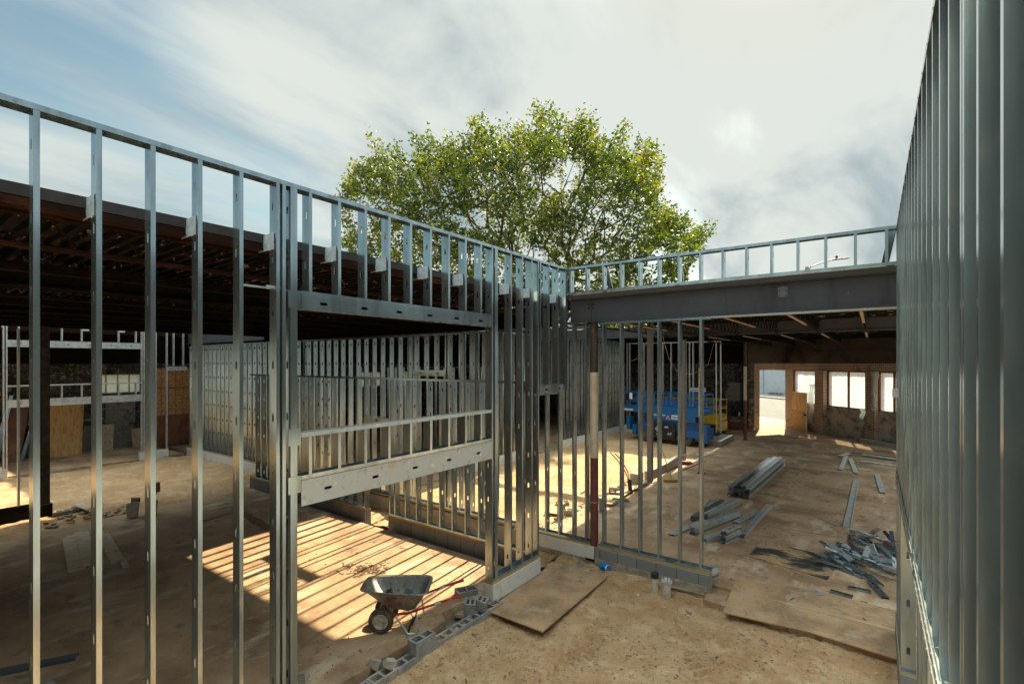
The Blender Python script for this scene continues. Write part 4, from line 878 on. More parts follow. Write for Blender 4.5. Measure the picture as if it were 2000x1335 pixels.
# street lamp behind the parapet
lx, ly = ontoY(1576, 46.0); sl = thing('street_lamp', 'street lamp head and arm showing through the parapet frame at right', 'street lamp', (lx, ly, 0)); k_ = (-lx*s_+ly*c_)/961
zt = CZ+(708-521)*k_; av = Vector((c_, s_, 0))*k_
MB().cyl((0, 0, 0), (0, 0, zt), .17, 12, .13).build('pole', MATS['weathered dusty board'], sl, smooth=True)
b0 = Vector((.0, 0, zt-.35)); arm = [b0, b0+av*8+Vector((0, 0, .35)), b0+av*30+Vector((0, 0, .7)), b0+av*52+Vector((0, 0, .95))]
MB().tube(arm, .05, 8).build('arm', greypost, sl); e = arm[-1]
MB().obox(e-Vector((0, 0, .06)), av*32+Vector((0, 0, .15)), Vector((-s_, c_, 0))*.32, (0, 0, .10)).build('lamp_head', greypost, sl, bev=.03)
MB().cyl(e+av*6+Vector((0, 0, .1)), e+av*6+Vector((0, 0, .28)), .09, 8).build('photocell', black, sl)
# ================================================================== LOOSE THINGS ON THE GROUND
# wheelbarrow
wbx = thing('wheelbarrow', 'grey two wheeled wheelbarrow with red handles parked on the striped sunlit slab', 'wheelbarrow', (-6.37, 5.19, SL+.005), R(37))
def ring(x0, x1, yf, yb, z, n=28, e=.32):
    r = []
    for i in range(n):
        a = 6.2832*i/n; c, s2 = math.cos(a), math.sin(a); ux = math.copysign(abs(c)**e, c); uy = math.copysign(abs(s2)**e, s2)
        x = (x0+x1)/2+(x1-x0)/2*ux; f = (x-x0)/(x1-x0); r.append((x, (yf+(yb-yf)*f)*uy, z+(.03*(1-f))))
    return r
rings = [ring(.02, .42, .14, .19, .335), ring(-.02, .48, .17, .23, .37), ring(-.20, .58, .22, .30, .52), ring(-.36, .66, .27, .355, .655), ring(-.385, .685, .285, .37, .66),
         ring(-.385, .685, .285, .37, .667), ring(-.35, .65, .265, .35, .66), ring(-.19, .57, .215, .295, .53), ring(-.01, .47, .165, .225, .378), ring(.03, .41, .135, .185, .345)]
n = 28; vs = [(p[0]+.06, p[1], p[2]) for r in rings for p in r]; fs = [(i*n+j, i*n+(j+1) % n, (i+1)*n+(j+1) % n, (i+1)*n+j) for i in range(len(rings)-1) for j in range(n)]
fs += [tuple(range(n-1, -1, -1)), tuple(range((len(rings)-1)*n, len(rings)*n))]
tray = MB().add(vs, fs).build('tray', traym, wbx, smooth=True)
rim = [Vector(p)+Vector((.06, 0, .003)) for p in ring(-.39, .69, .287, .372, .66)]; MB().tube(rim+[rim[0]], .011, 6).build('rim', traym, tray, smooth=True)
text('M-E', .13, MATS['maroon column paint'], 'painted_letters', tray, (.10, -.291, .45), (R(68), 0, 0), sx=1.2)
for sy in (-1, 1):
    h = MB().tube([(-.12, sy*.17, .235), (.0, sy*.19, .26), (.45, sy*.25, .34), (.95, sy*.275, .52), (1.12, sy*.275, .575)], .019, 8).build('handle', redpaint, wbx, smooth=True)
    MB().cyl((.86, sy*.273, .487), (.95, sy*.275, .52), .027, 8).build('clamp', galvd, h); MB().cyl((1.12, sy*.275, .575), (1.26, sy*.275, .615), .023, 10).build('grip', redpaint, h, smooth=True)
    MB().tube([(.20, sy*.21, .31), (.38, sy*.24, .08), (.43, sy*.25, .012), (.56, sy*.25, .012), (.60, sy*.25, .08), (.56, sy*.25, .36)], .013, 6).build('leg', galvd, wbx, smooth=True)
    wh = thing('wheel', None, None, (0, sy*.20, .195)); wh.parent = wbx
    MB().lathe([(.115, -.045), (.15, -.052), (.182, -.042), (.195, -.02), (.195, .02), (.182, .042), (.15, .052), (.115, .045), (.115, -.045)], ax=(0, 1, 0), n=32).build('tyre', tyrem, wh, smooth=True)
    MB().lathe([(.001, -.03), (.03, -.045), (.035, -.02), (.09, -.025), (.10, -.045), (.12, -.046), (.12, .046), (.10, .045), (.09, .025), (.035, .02), (.03, .045), (.001, .03)], ax=(0, 1, 0), n=28).build('rim', hubm, wh, smooth=True)
MB().cyl((0, -.21, .195), (0, .21, .195), .013, 8).bar((.43, -.25, .02), (.43, .25, .02), .03, .01).bar((.5, -.25, .15), (.5, .25, .15), .02, .02).bar((0, -.17, .195), (-.05, -.17, .27), .03, .01).bar((0, .17, .195), (-.05, .17, .27), .03, .01).build('axle_frame', black, wbx)
def offcut_mesh(l, w=.12, f=.04, m=None):
    mb = MB(); chan(mb, (-l/2, -w/2, 0), (1, 0, 0), (0, 1, 0), (0, 0, -1), l, w, f, [l/2] if l > .2 else (), lip=.01); return mb.mesh('stud_offcut', m or galv)
OM = {(l, k): offcut_mesh(l, .11 if k else .152, m=galv if k else galvf) for l in (.12, .22, .35, .5, .75, 1.1) for k in (0, 1)}
c37, s37 = math.cos(R(37)), math.sin(R(37))
for i, (a, b, z, l, rx) in enumerate(((.02, -.05, .45, .22, .5), (.18, .03, .44, .22, -.4), (.30, -.08, .45, .12, .9), (.1, .1, .48, .22, 1.3), (.38, .05, .47, .12, -1.2), (.24, -.12, .50, .12, .3))):
    o = inst('metal_offcut', OM[(l, 1)], None, (-6.37+a*c37-b*s37, 5.19+a*s37+b*c37, SL+z+.05), (rx, .3*rx, rx*2)); tag(o, 'bright metal offcut lying in the wheelbarrow tray', 'metal offcut', 'offcuts in the wheelbarrow')
# hollow block row in the trench
y = 3.0; k = 0
while y < 6.75:
    lab = 'hollow block in the low row along the trench, in front of the left window frame'
    block(-5.545+rnd.uniform(-.008, .008), y, -.075+rnd.uniform(-.004, .004), (0, 0, R(90)), lab, 'row of hollow blocks along the trench', BMD if k % 3 == 0 else BM)
    for_ = bpy.data.objects[-1] if False else None
    y += .402; k += 1
for o in [o for o in COL.objects if o.name.startswith('concrete_block') and o.get('group') == 'row of hollow blocks along the trench']: o.location.x += .19
def bpx(px, py, z, rot, label, me=None): 
    x, y = gp(px, py, z); return block(x, y, z, rot, label, 'loose blocks near the trench', me)
bx_, by_ = -5.545+.19, 4.9
block(-5.36, 4.95, .118, (0, 0, R(89)), 'hollow block stacked on top of the trench row, below the wheelbarrow', 'loose blocks near the trench')
block(-5.36, 5.36, .118, (0, 0, R(90)), 'second hollow block stacked on the trench row, just behind the first', 'loose blocks near the trench') if False else None
bpx(893, 1178, .05, (R(8), 0, R(60)), 'hollow block tipped by the broken slab end behind the wheelbarrow handles')
half = blockmesh(.19, .19, .19); small = MB().add([(-.1, -.07, 0), (.1, -.08, 0), (.09, .08, 0), (-.08, .06, 0), (-.08, -.06, .09), (.07, -.05, .12), (.06, .06, .10), (-.06, .05, .07)], [(0, 3, 2, 1), (4, 5, 6, 7), (0, 1, 5, 4), (1, 2, 6, 5), (2, 3, 7, 6), (3, 0, 4, 7)]).mesh('concrete_block', cmud)
bpx(905, 1200, .12, (R(8), R(6), R(40)), 'broken U shaped half block on the trench row end', half); bpx(925, 1190, .12, (R(5), R(12), R(20)), 'broken half block lying across the end of the trench row', half)
bpx(757, 1299, .13, (R(12), R(35), R(70)), 'block fragment leaning across the trench row, right of another fragment', small); bpx(730, 1300, .10, (R(-10), R(25), R(25)), 'small block fragment tipped in the trench', small)
bpx(588, 1326, SL, (R(4), 0, R(35)), 'block fragment lying on the slab beside the left jamb of the window frame', small)
bpx(60, 1345, SL+.39, (0, R(90), R(10)), 'block standing on end carrying a steel angle at the lower left corner'); bpx(5, 1352, SL+.39, (0, R(90), R(0)), 'second block on end under the steel angle, at the frame edge')
a0, a1 = gp(-50, 1322, .56), gp(148, 1281, .56)
mb = MB(); v = Vector((a1[0]-a0[0], a1[1]-a0[1], 0)); chan(mb, (a0[0], a0[1], .545), v.normalized(), Vector((-v.y, v.x, 0)).normalized(), (0, 0, -1), v.length, .14, .04); tag(mb.build('steel_angle', MATS['grey primed steel']), 'dark steel channel resting on blocks at the lower left corner', 'steel channel')
# planks
pls = [((142, 1116), (130, 1052), 'leftmost plank of the board pile on the slab', 0), ((158, 1112), (138, 1047), 'second plank from the left in the board pile', 0), ((171, 1106), (153, 1043), 'third plank from the left in the board pile', .02), ((183, 1100), (165, 1040), 'middle plank of the board pile, mostly behind a stud', .0),
       ((226, 1098), (196, 1055), 'dark rough ended plank under the green marked one', 0), ((216, 1083), (193, 1040), 'plank with a green end mark on the board pile', .025), ((246, 1107), (207, 1043), 'rightmost narrow plank of the board pile', 0)]
for (p_, q_, lb, dz) in pls:
    a = Vector((*gp(*p_, SL), SL+.004+dz)); b = Vector((*gp(*q_, SL), SL+.008+dz)); w_ = .10 if 'narrow' in lb else .15
    o = MB().bar(a+Vector((0, 0, .012)), b+Vector((0, 0, .012)), w_, .035).build('plank', plank, bev=.003); tag(o, lb, 'plank', 'planks in the board pile')
    if 'green' in lb: e_ = a; o2 = MB().box(-.03, -.03, 0, .03, .03, .003).build('green_mark', mat('green marking', (.02, .35, .12)), o, loc=(e_.x+.03, e_.y+.1, e_.z+.031))
def bucket(px, py, label, r=.15):
    x, y = gp(px, py, SL); t = thing('bucket', label, 'bucket', (x, y, SL))
    MB().lathe([(.001, 0), (r*.85, 0), (r, .33), (r*1.04, .33), (r*1.04, .36), (r*.97, .36), (r*.82, .02), (.001, .02)], n=24).build('pail', bucketm, t, smooth=True)
    MB().tube([(r*math.cos(a), r*1.02*math.sin(a)-.02, .31-.13*math.sin(a)) for a in [math.pi*i/10 for i in range(11)]], .004, 5).build('bail_handle', galvd, t)
    MB().lathe([(r*1.0, .26), (r*1.05, .262), (r*1.05, .272), (r*1.0, .274)], n=24).build('band', bucketm, t)
bucket(259, 1008, 'dusty white bucket, left one of two on the slab'); bucket(296, 1003, 'dusty white bucket, right one mostly hidden behind a stud')
x, y = gp(265, 980, SL); tag(MB().box(-.12, -.05, 0, .12, .05, .14).build('brick_piece', redply, loc=(x, y, SL), rot=(0, 0, .4)), 'brown brick behind the left bucket', 'brick')
x, y = gp(303, 958, SL); tag(MB().box(-.1, -.1, 0, .1, .1, .32).build('wood_stub', MATS['dark red plywood'], loc=(x, y, .1), rot=(0, 0, .3)), 'dark timber stub standing on the sand edge', 'timber stub')
def board(name, label, pts, z0, th, m, cat='board', group=None, dz=(0, 0, 0, 0)):
    W_ = [gp(px, py, z0) for px, py in pts]; n = len(W_); cx_ = sum(p[0] for p in W_)/n; cy_ = sum(p[1] for p in W_)/n
    vs = [(p[0]-cx_, p[1]-cy_, d) for p, d in zip(W_, dz)]+[(p[0]-cx_, p[1]-cy_, d+th) for p, d in zip(W_, dz)]
    o = MB().add(vs, [tuple(range(n-1, -1, -1)), tuple(range(n, 2*n))]+[(i, (i+1) % n, n+(i+1) % n, n+i) for i in range(n)]).build(name, m, loc=(cx_, cy_, z0)); return tag(o, label, cat, group)
board('board', 'tan board lying on the sand near the black post', [(140, 986), (158, 981), (180, 990), (170, 997)], .2, .02, oldwood)
board('plywood_sheet', 'dusty plywood sheet lying on sand beside the short white curb', [(949, 1193), (1060, 1239), (1186, 1127), (1085, 1098)], .06, .019, plyground, 'plywood sheet', dz=(.0, .035, .0, -.02))
board('plywood_sheet', 'large dusty plywood sheet bridging sand and slab at lower right', [(1412, 1191), (1580, 1229), (1770, 1288), (1790, 1206), (1620, 1163), (1439, 1128)], .13, .019, plyground, 'plywood sheet', dz=(-.05, -.05, -.045, .022, .022, .022))
board('plywood_sheet', 'thin charred and peeled plywood on the bay floor, beside the scrap heap', [(1462, 1085), (1488, 1056), (1645, 1092), (1616, 1132)], SL+.003, .012, plyburn, 'plywood sheet')
board('board', 'reddish board sunk at the end of the block curb', [(1382, 1148), (1398, 1132), (1432, 1141), (1420, 1166)], .06, .02, redply)
board('board', 'half buried board with a dark gap in front of the block curb', [(1305, 1146), (1400, 1168), (1402, 1156), (1316, 1135)], .03, .02, oldwood)
board('plywood_sheet', 'flat plywood in the sun at the yard edge', [(1062, 1000), (1080, 984), (1112, 990), (1100, 1006)], .16, .02, ply, 'plywood sheet')
board('plywood_sheet', 'flat sheet of plywood on the slab near the second column', [(1368, 892), (1402, 886), (1372, 880), (1356, 888)], SL+.01, .02, oldwood, 'plywood sheet')
# blue can and pipes
x, y = gp(1181, 1112, .03); t = thing('spool', 'bright blue plastic drum lying on sand in front of the curb', 'drum', (x, y, .09), R(-15))
MB().lathe([(.001, -.10), (.062, -.10), (.066, -.095), (.066, .095), (.062, .10), (.001, .10)], ax=(1, 0, 0), n=20).build('drum', bluecan, t, smooth=True)
MB().lathe([(.0665, .07), (.069, .072), (.069, .09), (.0665, .092)], ax=(1, 0, 0), n=20).build('cap_ring', whitelet, t); MB().box(-.05, -.067, -.02, .03, -.064, .025).build('decal', bluepaint, t)
x, y = gp(1279, 1156, 0); t = thing('drain_pipe', 'upright pale drain pipe with a black cap in the sand', 'pipe', (x, y, -.05))
MB().cyl((0, 0, 0), (.0, 0, .34), .062, 16).build('pipe', paleplastic, t, smooth=True); MB().cyl((0, 0, .33), (0, 0, .43), .072, 16).build('cap', black, t, smooth=True)
x, y = gp(1302, 1161, 0); t = thing('drain_pipe', 'shorter open pipe with a ragged plastic rim beside the capped pipe', 'pipe', (x, y, -.05))
MB().lathe([(.075, 0), (.078, .27), (.07, .27), (.067, .0)], n=16).build('pipe', paleplastic, t, smooth=True)
vs = []; 
mb = MB()
for i in range(9): a = i*.7; mb.bar((.075*math.cos(a), .075*math.sin(a), .25), (.10*math.cos(a), .10*math.sin(a), .31+.03*rnd.random()), .05, .003)
mb.build('torn_rim', decalm, t)
x, y = gp(1345, 1196, 0); tag(MB().box(-.055, -.02, 0, .055, .02, .03).build('brick_chip', mat('pink brick', (.5, .26, .2)), loc=(x, y, .01), rot=(.1, .1, -.5)), 'small pink brick chip on the foreground sand', 'brick chip')
x, y = gp(1247, 1164, 0); tag(MB().lathe([(.001, 0), (.025, .0), (.02, .03), (.001, .035)], n=7).build('paper_scrap', decalm, loc=(x, y, .01)), 'tiny white paper scrap on the sand by the pipes', 'scrap')
# ---- lengths of steel stud lying about
_lm = {}
def lay(p, q, z, label, group, w=.152, m=None, web='up', f=.038, zl=SL, cat='steel stud', hl=.61, name='steel_stud'):
    a = Vector((*gp(p[0], p[1], zl), 0)); b = Vector((*gp(q[0], q[1], zl), 0)); v = b-a; Ln = v.length
    return laym(a, v, Ln, z, label, group, w, m, web, f, cat, name)
def laym(a, v, Ln, z, label, group, w=.152, m=None, web='up', f=.038, cat='steel stud', name='steel_stud'):
    m = m or rnd.choice((galvf, galvs, galv)); key = (round(Ln, 2), w, m.name, web, f)
    if key not in _lm:
        mb = MB(); hs = [h for h in frange(.3, Ln-.1, .61)]
        if web == 'up': chan(mb, (0, w/2, f), (1, 0, 0), (0, -1, 0), (0, 0, -1), Ln, w, f, hs)
        elif web == 'down': chan(mb, (0, -w/2, 0), (1, 0, 0), (0, 1, 0), (0, 0, 1), Ln, w, f, hs)
        else: chan(mb, (0, 0, 0), (1, 0, 0), (0, 0, 1), (0, 1, 0), Ln, w, f, hs)
        _lm[key] = mb.mesh(name, m)
    o = inst(name, _lm[key], None, (a.x, a.y, z), (0, 0, math.atan2(v.y, v.x))); return tag(o, label, cat, group)
# the long stack
ax0, ay0 = gp(1443, 972, SL); dirS = Vector((.035, 1, 0)).normalized(); perp = Vector((1, -.035, 0)).normalized()
for k in range(3):
    p_ = Vector((ax0, ay0, 0))+dirS*(1+2.1*k); q_ = p_+perp*.95
    tag(MB().bar(p_-perp*.4+Vector((0, 0, SL+.022)), q_+Vector((0, 0, SL+.022)), .09, .04).build('timber_bearer', oldwood), ('nearest timber bearer sticking out under the long stud stack', 'middle timber bearer sticking out under the long stud stack', 'farthest timber bearer sticking out under the long stud stack')[k], 'timber')
for r_ in range(6):
    for c in range(4):
        if c in (0, 3) and r_ == 5: continue
        a = Vector((ax0, ay0, 0))+perp*(-.26+c*.168+rnd.uniform(-.006, .006)+(.03 if r_ == 5 else 0))+dirS*(rnd.uniform(-.07, .07)+(.12 if r_ > 4 else 0))
        lb = 'long stud in the tall stack of full length studs on the bay floor' if r_ < 5 else ('long stud on the very top of the tall stack, left one' if c == 1 else 'long stud on the very top of the tall stack, right one')
        laym(a, dirS, 6.1, SL+.045+r_*.057, lb, 'studs in the long stack')
G1 = 'shorter studs in the spread bundles'
def bundle(p, q, n_, lb, z0=SL, dz=.052, **k):
    for i in range(n_):
        o = lay((p[0]+rnd.uniform(-1.5, 1.5), p[1]), (q[0]+rnd.uniform(-2, 2), q[1]+rnd.uniform(-1, 1)), z0+.003+i*dz, lb, G1, **k)
bundle((1311, 1046), (1398, 1006), 1, 'single bright stud sticking out left of the spread bundles'); bundle((1352, 1044), (1440, 1010), 4, 'stud in the bright front bundle, four high')
bundle((1378, 1016), (1440, 985), 4, 'stud in the rear bundle with round holes showing, four high'); bundle((1376, 1058), (1434, 1040), 2, 'stud in the low dark bundle at the front left')
bundle((1412, 1062), (1440, 1048), 6, 'short stud with yellow marked ends in the neat block of six'); bundle((1448, 1050), (1502, 990), 2, 'stud in the double bundle at the right of the spread pile')
bundle((1438, 1022), (1478, 1000), 1, 'single flat stud between the bundles and the double one'); bundle((1377, 995), (1393, 975), 1, 'short stud turned open side up behind the bundles', web='down')
bundle((1352, 1018), (1412, 985), 3, 'dark stud in the low rear bundle, left of the holed ones', w=.12)
mb = MB()
for i in range(6):
    x, y = gp(1420, 1062, SL); 
# loose ones farther right
lay((1654, 1029), (1673, 935), SL+.003, 'long pale track lying open side up with a row of slots', None, web='down', m=galvd, w=.16); lay((1724, 964), (1713, 928), SL+.003, 'bright flat stud piece alone at the right of the slotted track', None, m=galvd)
lay((1642, 918), (1655, 886), SL+.003, 'bright stud crossing under another beyond the slotted track', None, m=galvd); lay((1660, 888), (1640, 893), SL+.047, 'short stud laid across the crossed pair', None, m=galvd) 
lay((1672, 925), (1661, 897), SL+.003, 'bright stud slanting right of the crossed pair', None, m=galvd); lay((1664, 884), (1790, 900), SL+.003, 'wide dark deep section lying behind, at the right wall', 'deep sections lying by the right wall', w=.30, m=MATS['galvanized steel'])
lay((1680, 901), (1800, 917), SL+.003, 'wide grey deep section with round holes, nearer one', 'deep sections lying by the right wall', w=.30); lay((1684, 890), (1800, 906), SL+.046, 'wide grey deep section with round holes, on top', 'deep sections lying by the right wall', w=.30)
lay((1679, 862), (1775, 880), SL+.003, 'long pale box section near the window wall, front one', 'box sections by the window wall', w=.2, m=galvd, web='side', f=.1); lay((1686, 854), (1775, 868), SL+.003, 'long pale box section near the window wall, rear one', 'box sections by the window wall', w=.24, m=galvd, web='side', f=.1)
for i in range(4): lay((1379+i, 1129-i), (1399, 1122-i), SL+.003+i*.042, 'stub of steel stud stacked at the end of the block curb', 'stubs at the end of the block curb', w=.12)
# scrap heap
GS = 'stud offcuts in the scrap heap'
ls = (.22, .35, .5, .75, 1.1)
for i in range(62):
    if i < 30: px = rnd.gauss(1648, 20); py = rnd.gauss(1092, 9)
    elif i < 52: px = rnd.gauss(1722, 20); py = rnd.gauss(1094, 15)
    else: px = rnd.uniform(1690, 1752); py = rnd.uniform(1055, 1125)
    x, y = gp(px, py, SL); dd = min(1, math.hypot((px-1648)/30, (py-1092)/14)); z = SL+.05+.24*(1-dd)*rnd.random()+.10*rnd.random()*(px > 1690)
    l = rnd.choice(ls if i % 3 else (.75, 1.1)); a = rnd.gauss(-.55 if px < 1690 else -.9, .5)
    o = inst('stud_offcut', OM[(l, 1 if rnd.random() < .8 else 0)], None, (x, y, z+.04), (rnd.gauss(0, .35), rnd.gauss(0, .16), a)); o.scale = (.85, .7, .9); tag(o, 'short galvanized stud offcut in the scrap heap beside the right wall', 'stud offcut', GS)
def one(p, q, lb, z=SL+.042, k=1, rx=0):
    a = Vector((*gp(*p, SL), 0)); b = Vector((*gp(*q, SL), 0)); v = b-a; l = min(ls, key=lambda t_: abs(t_-v.length)); m_ = (a+b)/2
    tag(inst('stud_offcut', OM[(l, k)], None, (m_.x, m_.y, z), (rx, 0, math.atan2(v.y, v.x))), lb, 'stud offcut')
one((1620, 1155), (1667, 1168), 'offcut lying alone in front of the scrap heap, with one dark slot'); one((1658, 1149), (1700, 1157), 'dark flat offcut just right of the lone one'); one((1698, 1135), (1730, 1170), 'long offcut pointing towards the viewer in front of the heap'); one((1694, 1128), (1720, 1150), 'offcut lying across the one pointing to the viewer', SL+.09)
one((1592, 1158), (1600, 1162), 'tiny square offcut left of the lone offcut', k=0) ; one((1600, 1100), (1630, 1112), 'offcut resting on the charred plywood'); one((1662, 1038), (1672, 1078), 'narrow strip of metal leaning on the back of the heap', SL+.12)
one((1690, 1062), (1712, 1040), 'tray shaped offcut lying open behind the heap', SL+.06, rx=3.14); one((1640, 1110), (1690, 1130), 'long bright edged offcut along the front of the heap', SL+.06)
def tb(p, q, lb, w_=.09, h=.04, z=SL, m=oldwood): tag(MB().bar(Vector((*gp(*p, z), z+h/2+.002)), Vector((*gp(*q, z), z+h/2+.002)), w_, h).build('timber_length', m, bev=.004), lb, 'timber')
tb((1716, 1034), (1762, 992), 'long brown timber slanting behind the scrap heap'); tb((1588, 1006), (1638, 1027), 'thin brown strip lying on the dusty bay floor', .07, .012); tb((1636, 1072), (1655, 1046), 'pale timber offcut poking from the back of the scrap heap')
tb((1700, 1115), (1760, 1135), 'flat brown board under the front of the scrap heap', .14, .02); tb((1331, 918), (1376, 900), 'pale timber lying on the slab beyond the open studs', .12, .05, m=timber); tb((1418, 927), (1436, 932), 'small board scrap in front of the second column', .12, .02)
tb((1613, 876), (1630, 886), 'small pale board on the floor in front of the windows', .14, .02, m=timber); tb((1484, 918), (1522, 906), 'board lying just right of the long stack', .1, .03) 
tb((1189, 985), (1240, 950), 'tan board leaning over the yard edge rubble', .2, .03, .2, timber); tb((1240, 955), (1262, 941), 'short tan board at the foot of the grey post', .12, .03, .2, oldwood); tb((1135, 962), (1152, 950), 'small stick on the yard edge', .06, .02, .15)
tb((1240, 1070), (1272, 1082), 'loose splintered lath behind the block curb', .07, .03)
for i, (px, py, m_, lb) in enumerate(((1726, 1062, whitelet, 'white drink can in the litter behind the scrap heap'), (1738, 1058, bluecan, 'blue drink can in the litter behind the scrap heap'), (1732, 1068, redpaint, 'red drink can in the litter behind the scrap heap'), (1745, 1066, darkpanel, 'dark bottle in the litter behind the scrap heap'), (1694, 1056, oldwood, 'pale round cardboard tube end beside the heap'))):
    x, y = gp(px, py, SL); tag(MB().lathe([(.001, -.07), (.038, -.07), (.042, -.06), (.042, .05), (.03, .07), (.001, .07)], (0, 0, 0), (math.cos(i*2.1), math.sin(i*2.1), .1), n=12).build('drink_can' if i < 3 else 'bottle' if i == 3 else 'cardboard_tube', m_, smooth=True, loc=(x, y, SL+.09)), lb, 'litter')
# yard edge rubble
x, y = gp(1190, 972, .2); block(x, y, .35, (R(90), 0, R(20)), 'solid looking block standing upright in the sun at the yard edge', 'blocks at the yard edge', BMD)
x, y = gp(1184, 1000, SL); block(x, y, SL, (0, R(-90), R(35)), 'hollow block standing on end on the slab with its cores open', 'blocks at the yard edge')
x, y = gp(1163, 993, SL); block(x, y, SL, (0, R(-90), R(10)), 'dark grey block on end just right of the maroon column', 'blocks at the yard edge')
x, y = gp(1101, 1013, SL); block(x, y, SL+.01, (0, R(-90), R(15)), 'sunlit block on end left of the maroon column', 'blocks at the yard edge', BMD)
for i, (px, py) in enumerate(((1196, 985), (1205, 982), (1214, 988), (1222, 978))):
    x, y = gp(px, py, SL); tag(MB().lathe([(.001, 0), (.12, .02), (.14, .07), (.07, .13), (.001, .14)], n=6).build('concrete_lump', rough, loc=(x, y, .1), rot=(.2*i, 0, i)), 'broken concrete lump on the ragged slab edge', 'rubble', 'rubble along the yard edge')
for i, (px, py) in enumerate(((800, 992), (812, 997), (824, 1003), (1086, 985), (1094, 1003))):
    x, y = gp(px, py, .2); block(x, y, .1, (0, 0, R(12+i*7)), ('left', 'middle', 'right')[i]+' hollow block lying flat in the soil corridor behind the inner wall' if i < 3 else ('block lying at the doorway to the yard, farther one' if i == 3 else 'block lying at the doorway to the yard, nearer one'), 'blocks in the corridor', BMD)
for i, (px, py) in enumerate(((104, 1003), (120, 1000), (134, 996))):
    x, y = gp(px, py, .15); block(x, y, .0, (0, 0, R(70+i*3)), ('left', 'middle', 'right')[i]+' hollow block of the short row beside the black post', 'blocks beside the black post', BMD)
x, y = gp(1232, 962, .15); t = thing('conduit_stub', 'pair of red cables rising from a black conduit at the yard edge', 'cable', (x, y, .1))
MB().cyl((0, 0, 0), (-.05, -.02, .5), .07, 10).build('conduit', black, t)
for dx, l in ((-.06, 1.0), (.03, .98)): MB().tube([(-.03+dx*.3, 0, .4), (-.15+dx, 0, .75), (-.38+dx*2, 0, l+.1), (-.62+dx*2, 0, l+.3)], .018, 6).build('cable', mat('red cable', (.30, .02, .02)), t)
# broom, red cylinder
hx, hy = gp(1312, 941, SL); t = thing('push_broom', 'yellow headed push broom leaning on the sunlit low wall', 'broom', (hx, hy, SL), R(35)); 
MB().box(-.3, -.05, .06, .3, .05, .12).build('head', yellowpaint, t, bev=.01); MB().box(-.29, -.04, 0, .29, .04, .06).build('bristles', MATS['yellow pine plate'], t)
e = Vector((*gp(1279, 930, .2), 1.75)); e = Vector((-6.35, 17.55, 1.85)); r_ = Matrix.Rotation(-R(35), 3, 'Z') @ (e-Vector((hx, hy, SL))); MB().cyl((0, 0, .1), tuple(r_), .014, 8).build('handle', timber, t)
a = Vector((*gp(1331, 906, SL), SL+.08)); b = Vector((*gp(1351, 908, SL), SL+.08)); tag(MB().cyl(a, b, .075, 14).cyl(b, b+(b-a)*.12, .03, 8).build('gas_cylinder', MATS['red painted handle'], smooth=True), 'maroon gas cylinder lying at the foot of the second grey post', 'gas cylinder')
# ---- scissor lifts
def lift(name, label, loc, rz, pm, L_, Wd, deck, rail, left_ext, big=True):
    t = thing(name, label, 'scissor lift', loc, rz, None); x0, x1 = -L_/2, L_/2
    ch = MB().box(x0+.25, -Wd/2+.22, .38, x1-.25, Wd/2-.22, .95).box(x0, -Wd/2+.05, .30, x0+.25, Wd/2-.05, .85).box(x1-.25, -Wd/2+.05, .30, x1, Wd/2-.05, .85); ch.build('chassis', pm, t, bev=.02)
    for sx in (-1, 1):
        for sy in (-1, 1):
            r = .36 if big else .22; c = (sx*(L_/2-(.75 if big else .3)), sy*(Wd/2-.14), r); wt = inst('wheel', MB().lathe([(r*.55, -.13), (r*.9, -.14), (r, -.1), (r, .1), (r*.9, .14), (r*.55, .13), (r*.55, -.13)], ax=(0, 1, 0), n=26).mesh('wheel', tyrem, True), t, c)
            MB().lathe([(.001, -.10), (.06, -.13), (.08, -.06), (r*.5, -.06), (r*.57, -.12), (r*.57, .12), (.001, .12)], ax=(0, 1, 0), n=20).build('rim', greypost if big else black, wt)
            if big:
                for k in range(16):
                    a_ = k*.3927
            if sy < 0: pass
    # scissor arms
    nst = 4 if big else 3
    for s in range(nst):
        za, zb = .95+(deck-1.1)*s/nst, .95+(deck-1.1)*(s+1)/nst
        for y_ in (-Wd/2+.3, Wd/2-.3): MB().bar((x0+.35, y_, za), (x1-.5, y_, zb), .06, .1).bar((x0+.35, y_+.07, zb), (x1-.5, y_+.07, za), .06, .1).build('scissor_arm', pm, t)
    dk = MB().box(x0+.1, -Wd/2, deck-.22, x1-.05, Wd/2, deck).box(x0-left_ext, -Wd/2+.1, deck-.14, x0+.1, Wd/2-.1, deck-.01).build('deck', pm, t)
    MB().box(x0-left_ext, -Wd/2+.04, deck-.18, x0+.4, -Wd/2+.09, deck-.06).build('extension_beam', decalm, dk)
    rl = MB(); xs = [x0-left_ext]+[x0-left_ext+.02+(x1-x0+left_ext)*(i+1)/9 for i in range(9)]; xs[-1] = x1-.06
    for y_ in (-Wd/2+.03, Wd/2-.03):
        for x in xs: rl.bar((x, y_, deck), (x, y_, deck+rail), .045, .045)
        for z in (rail, rail*.55, rail*.45): rl.bar((xs[0], y_, deck+z), (xs[-1], y_, deck+z), .04, .045)
        rl.box(xs[0], y_-.012, deck, xs[-1], y_+.012, deck+.14)
    for x in (xs[0], xs[-1], xs[0]+left_ext+.2):
        for z in (rail, rail*.5): rl.bar((x, -Wd/2+.03, deck+z), (x, Wd/2-.03, deck+z), .04, .045)
    rl.build('guard_rail', pm, t)
    return t
bl_ = lift('scissor_lift', 'blue scissor lift parked at the back of the yard', (-8.83, 26.75, .11), R(-9), bluepaint, 3.9, 1.75, 1.78, .84, .7)
yb = -1.75/2
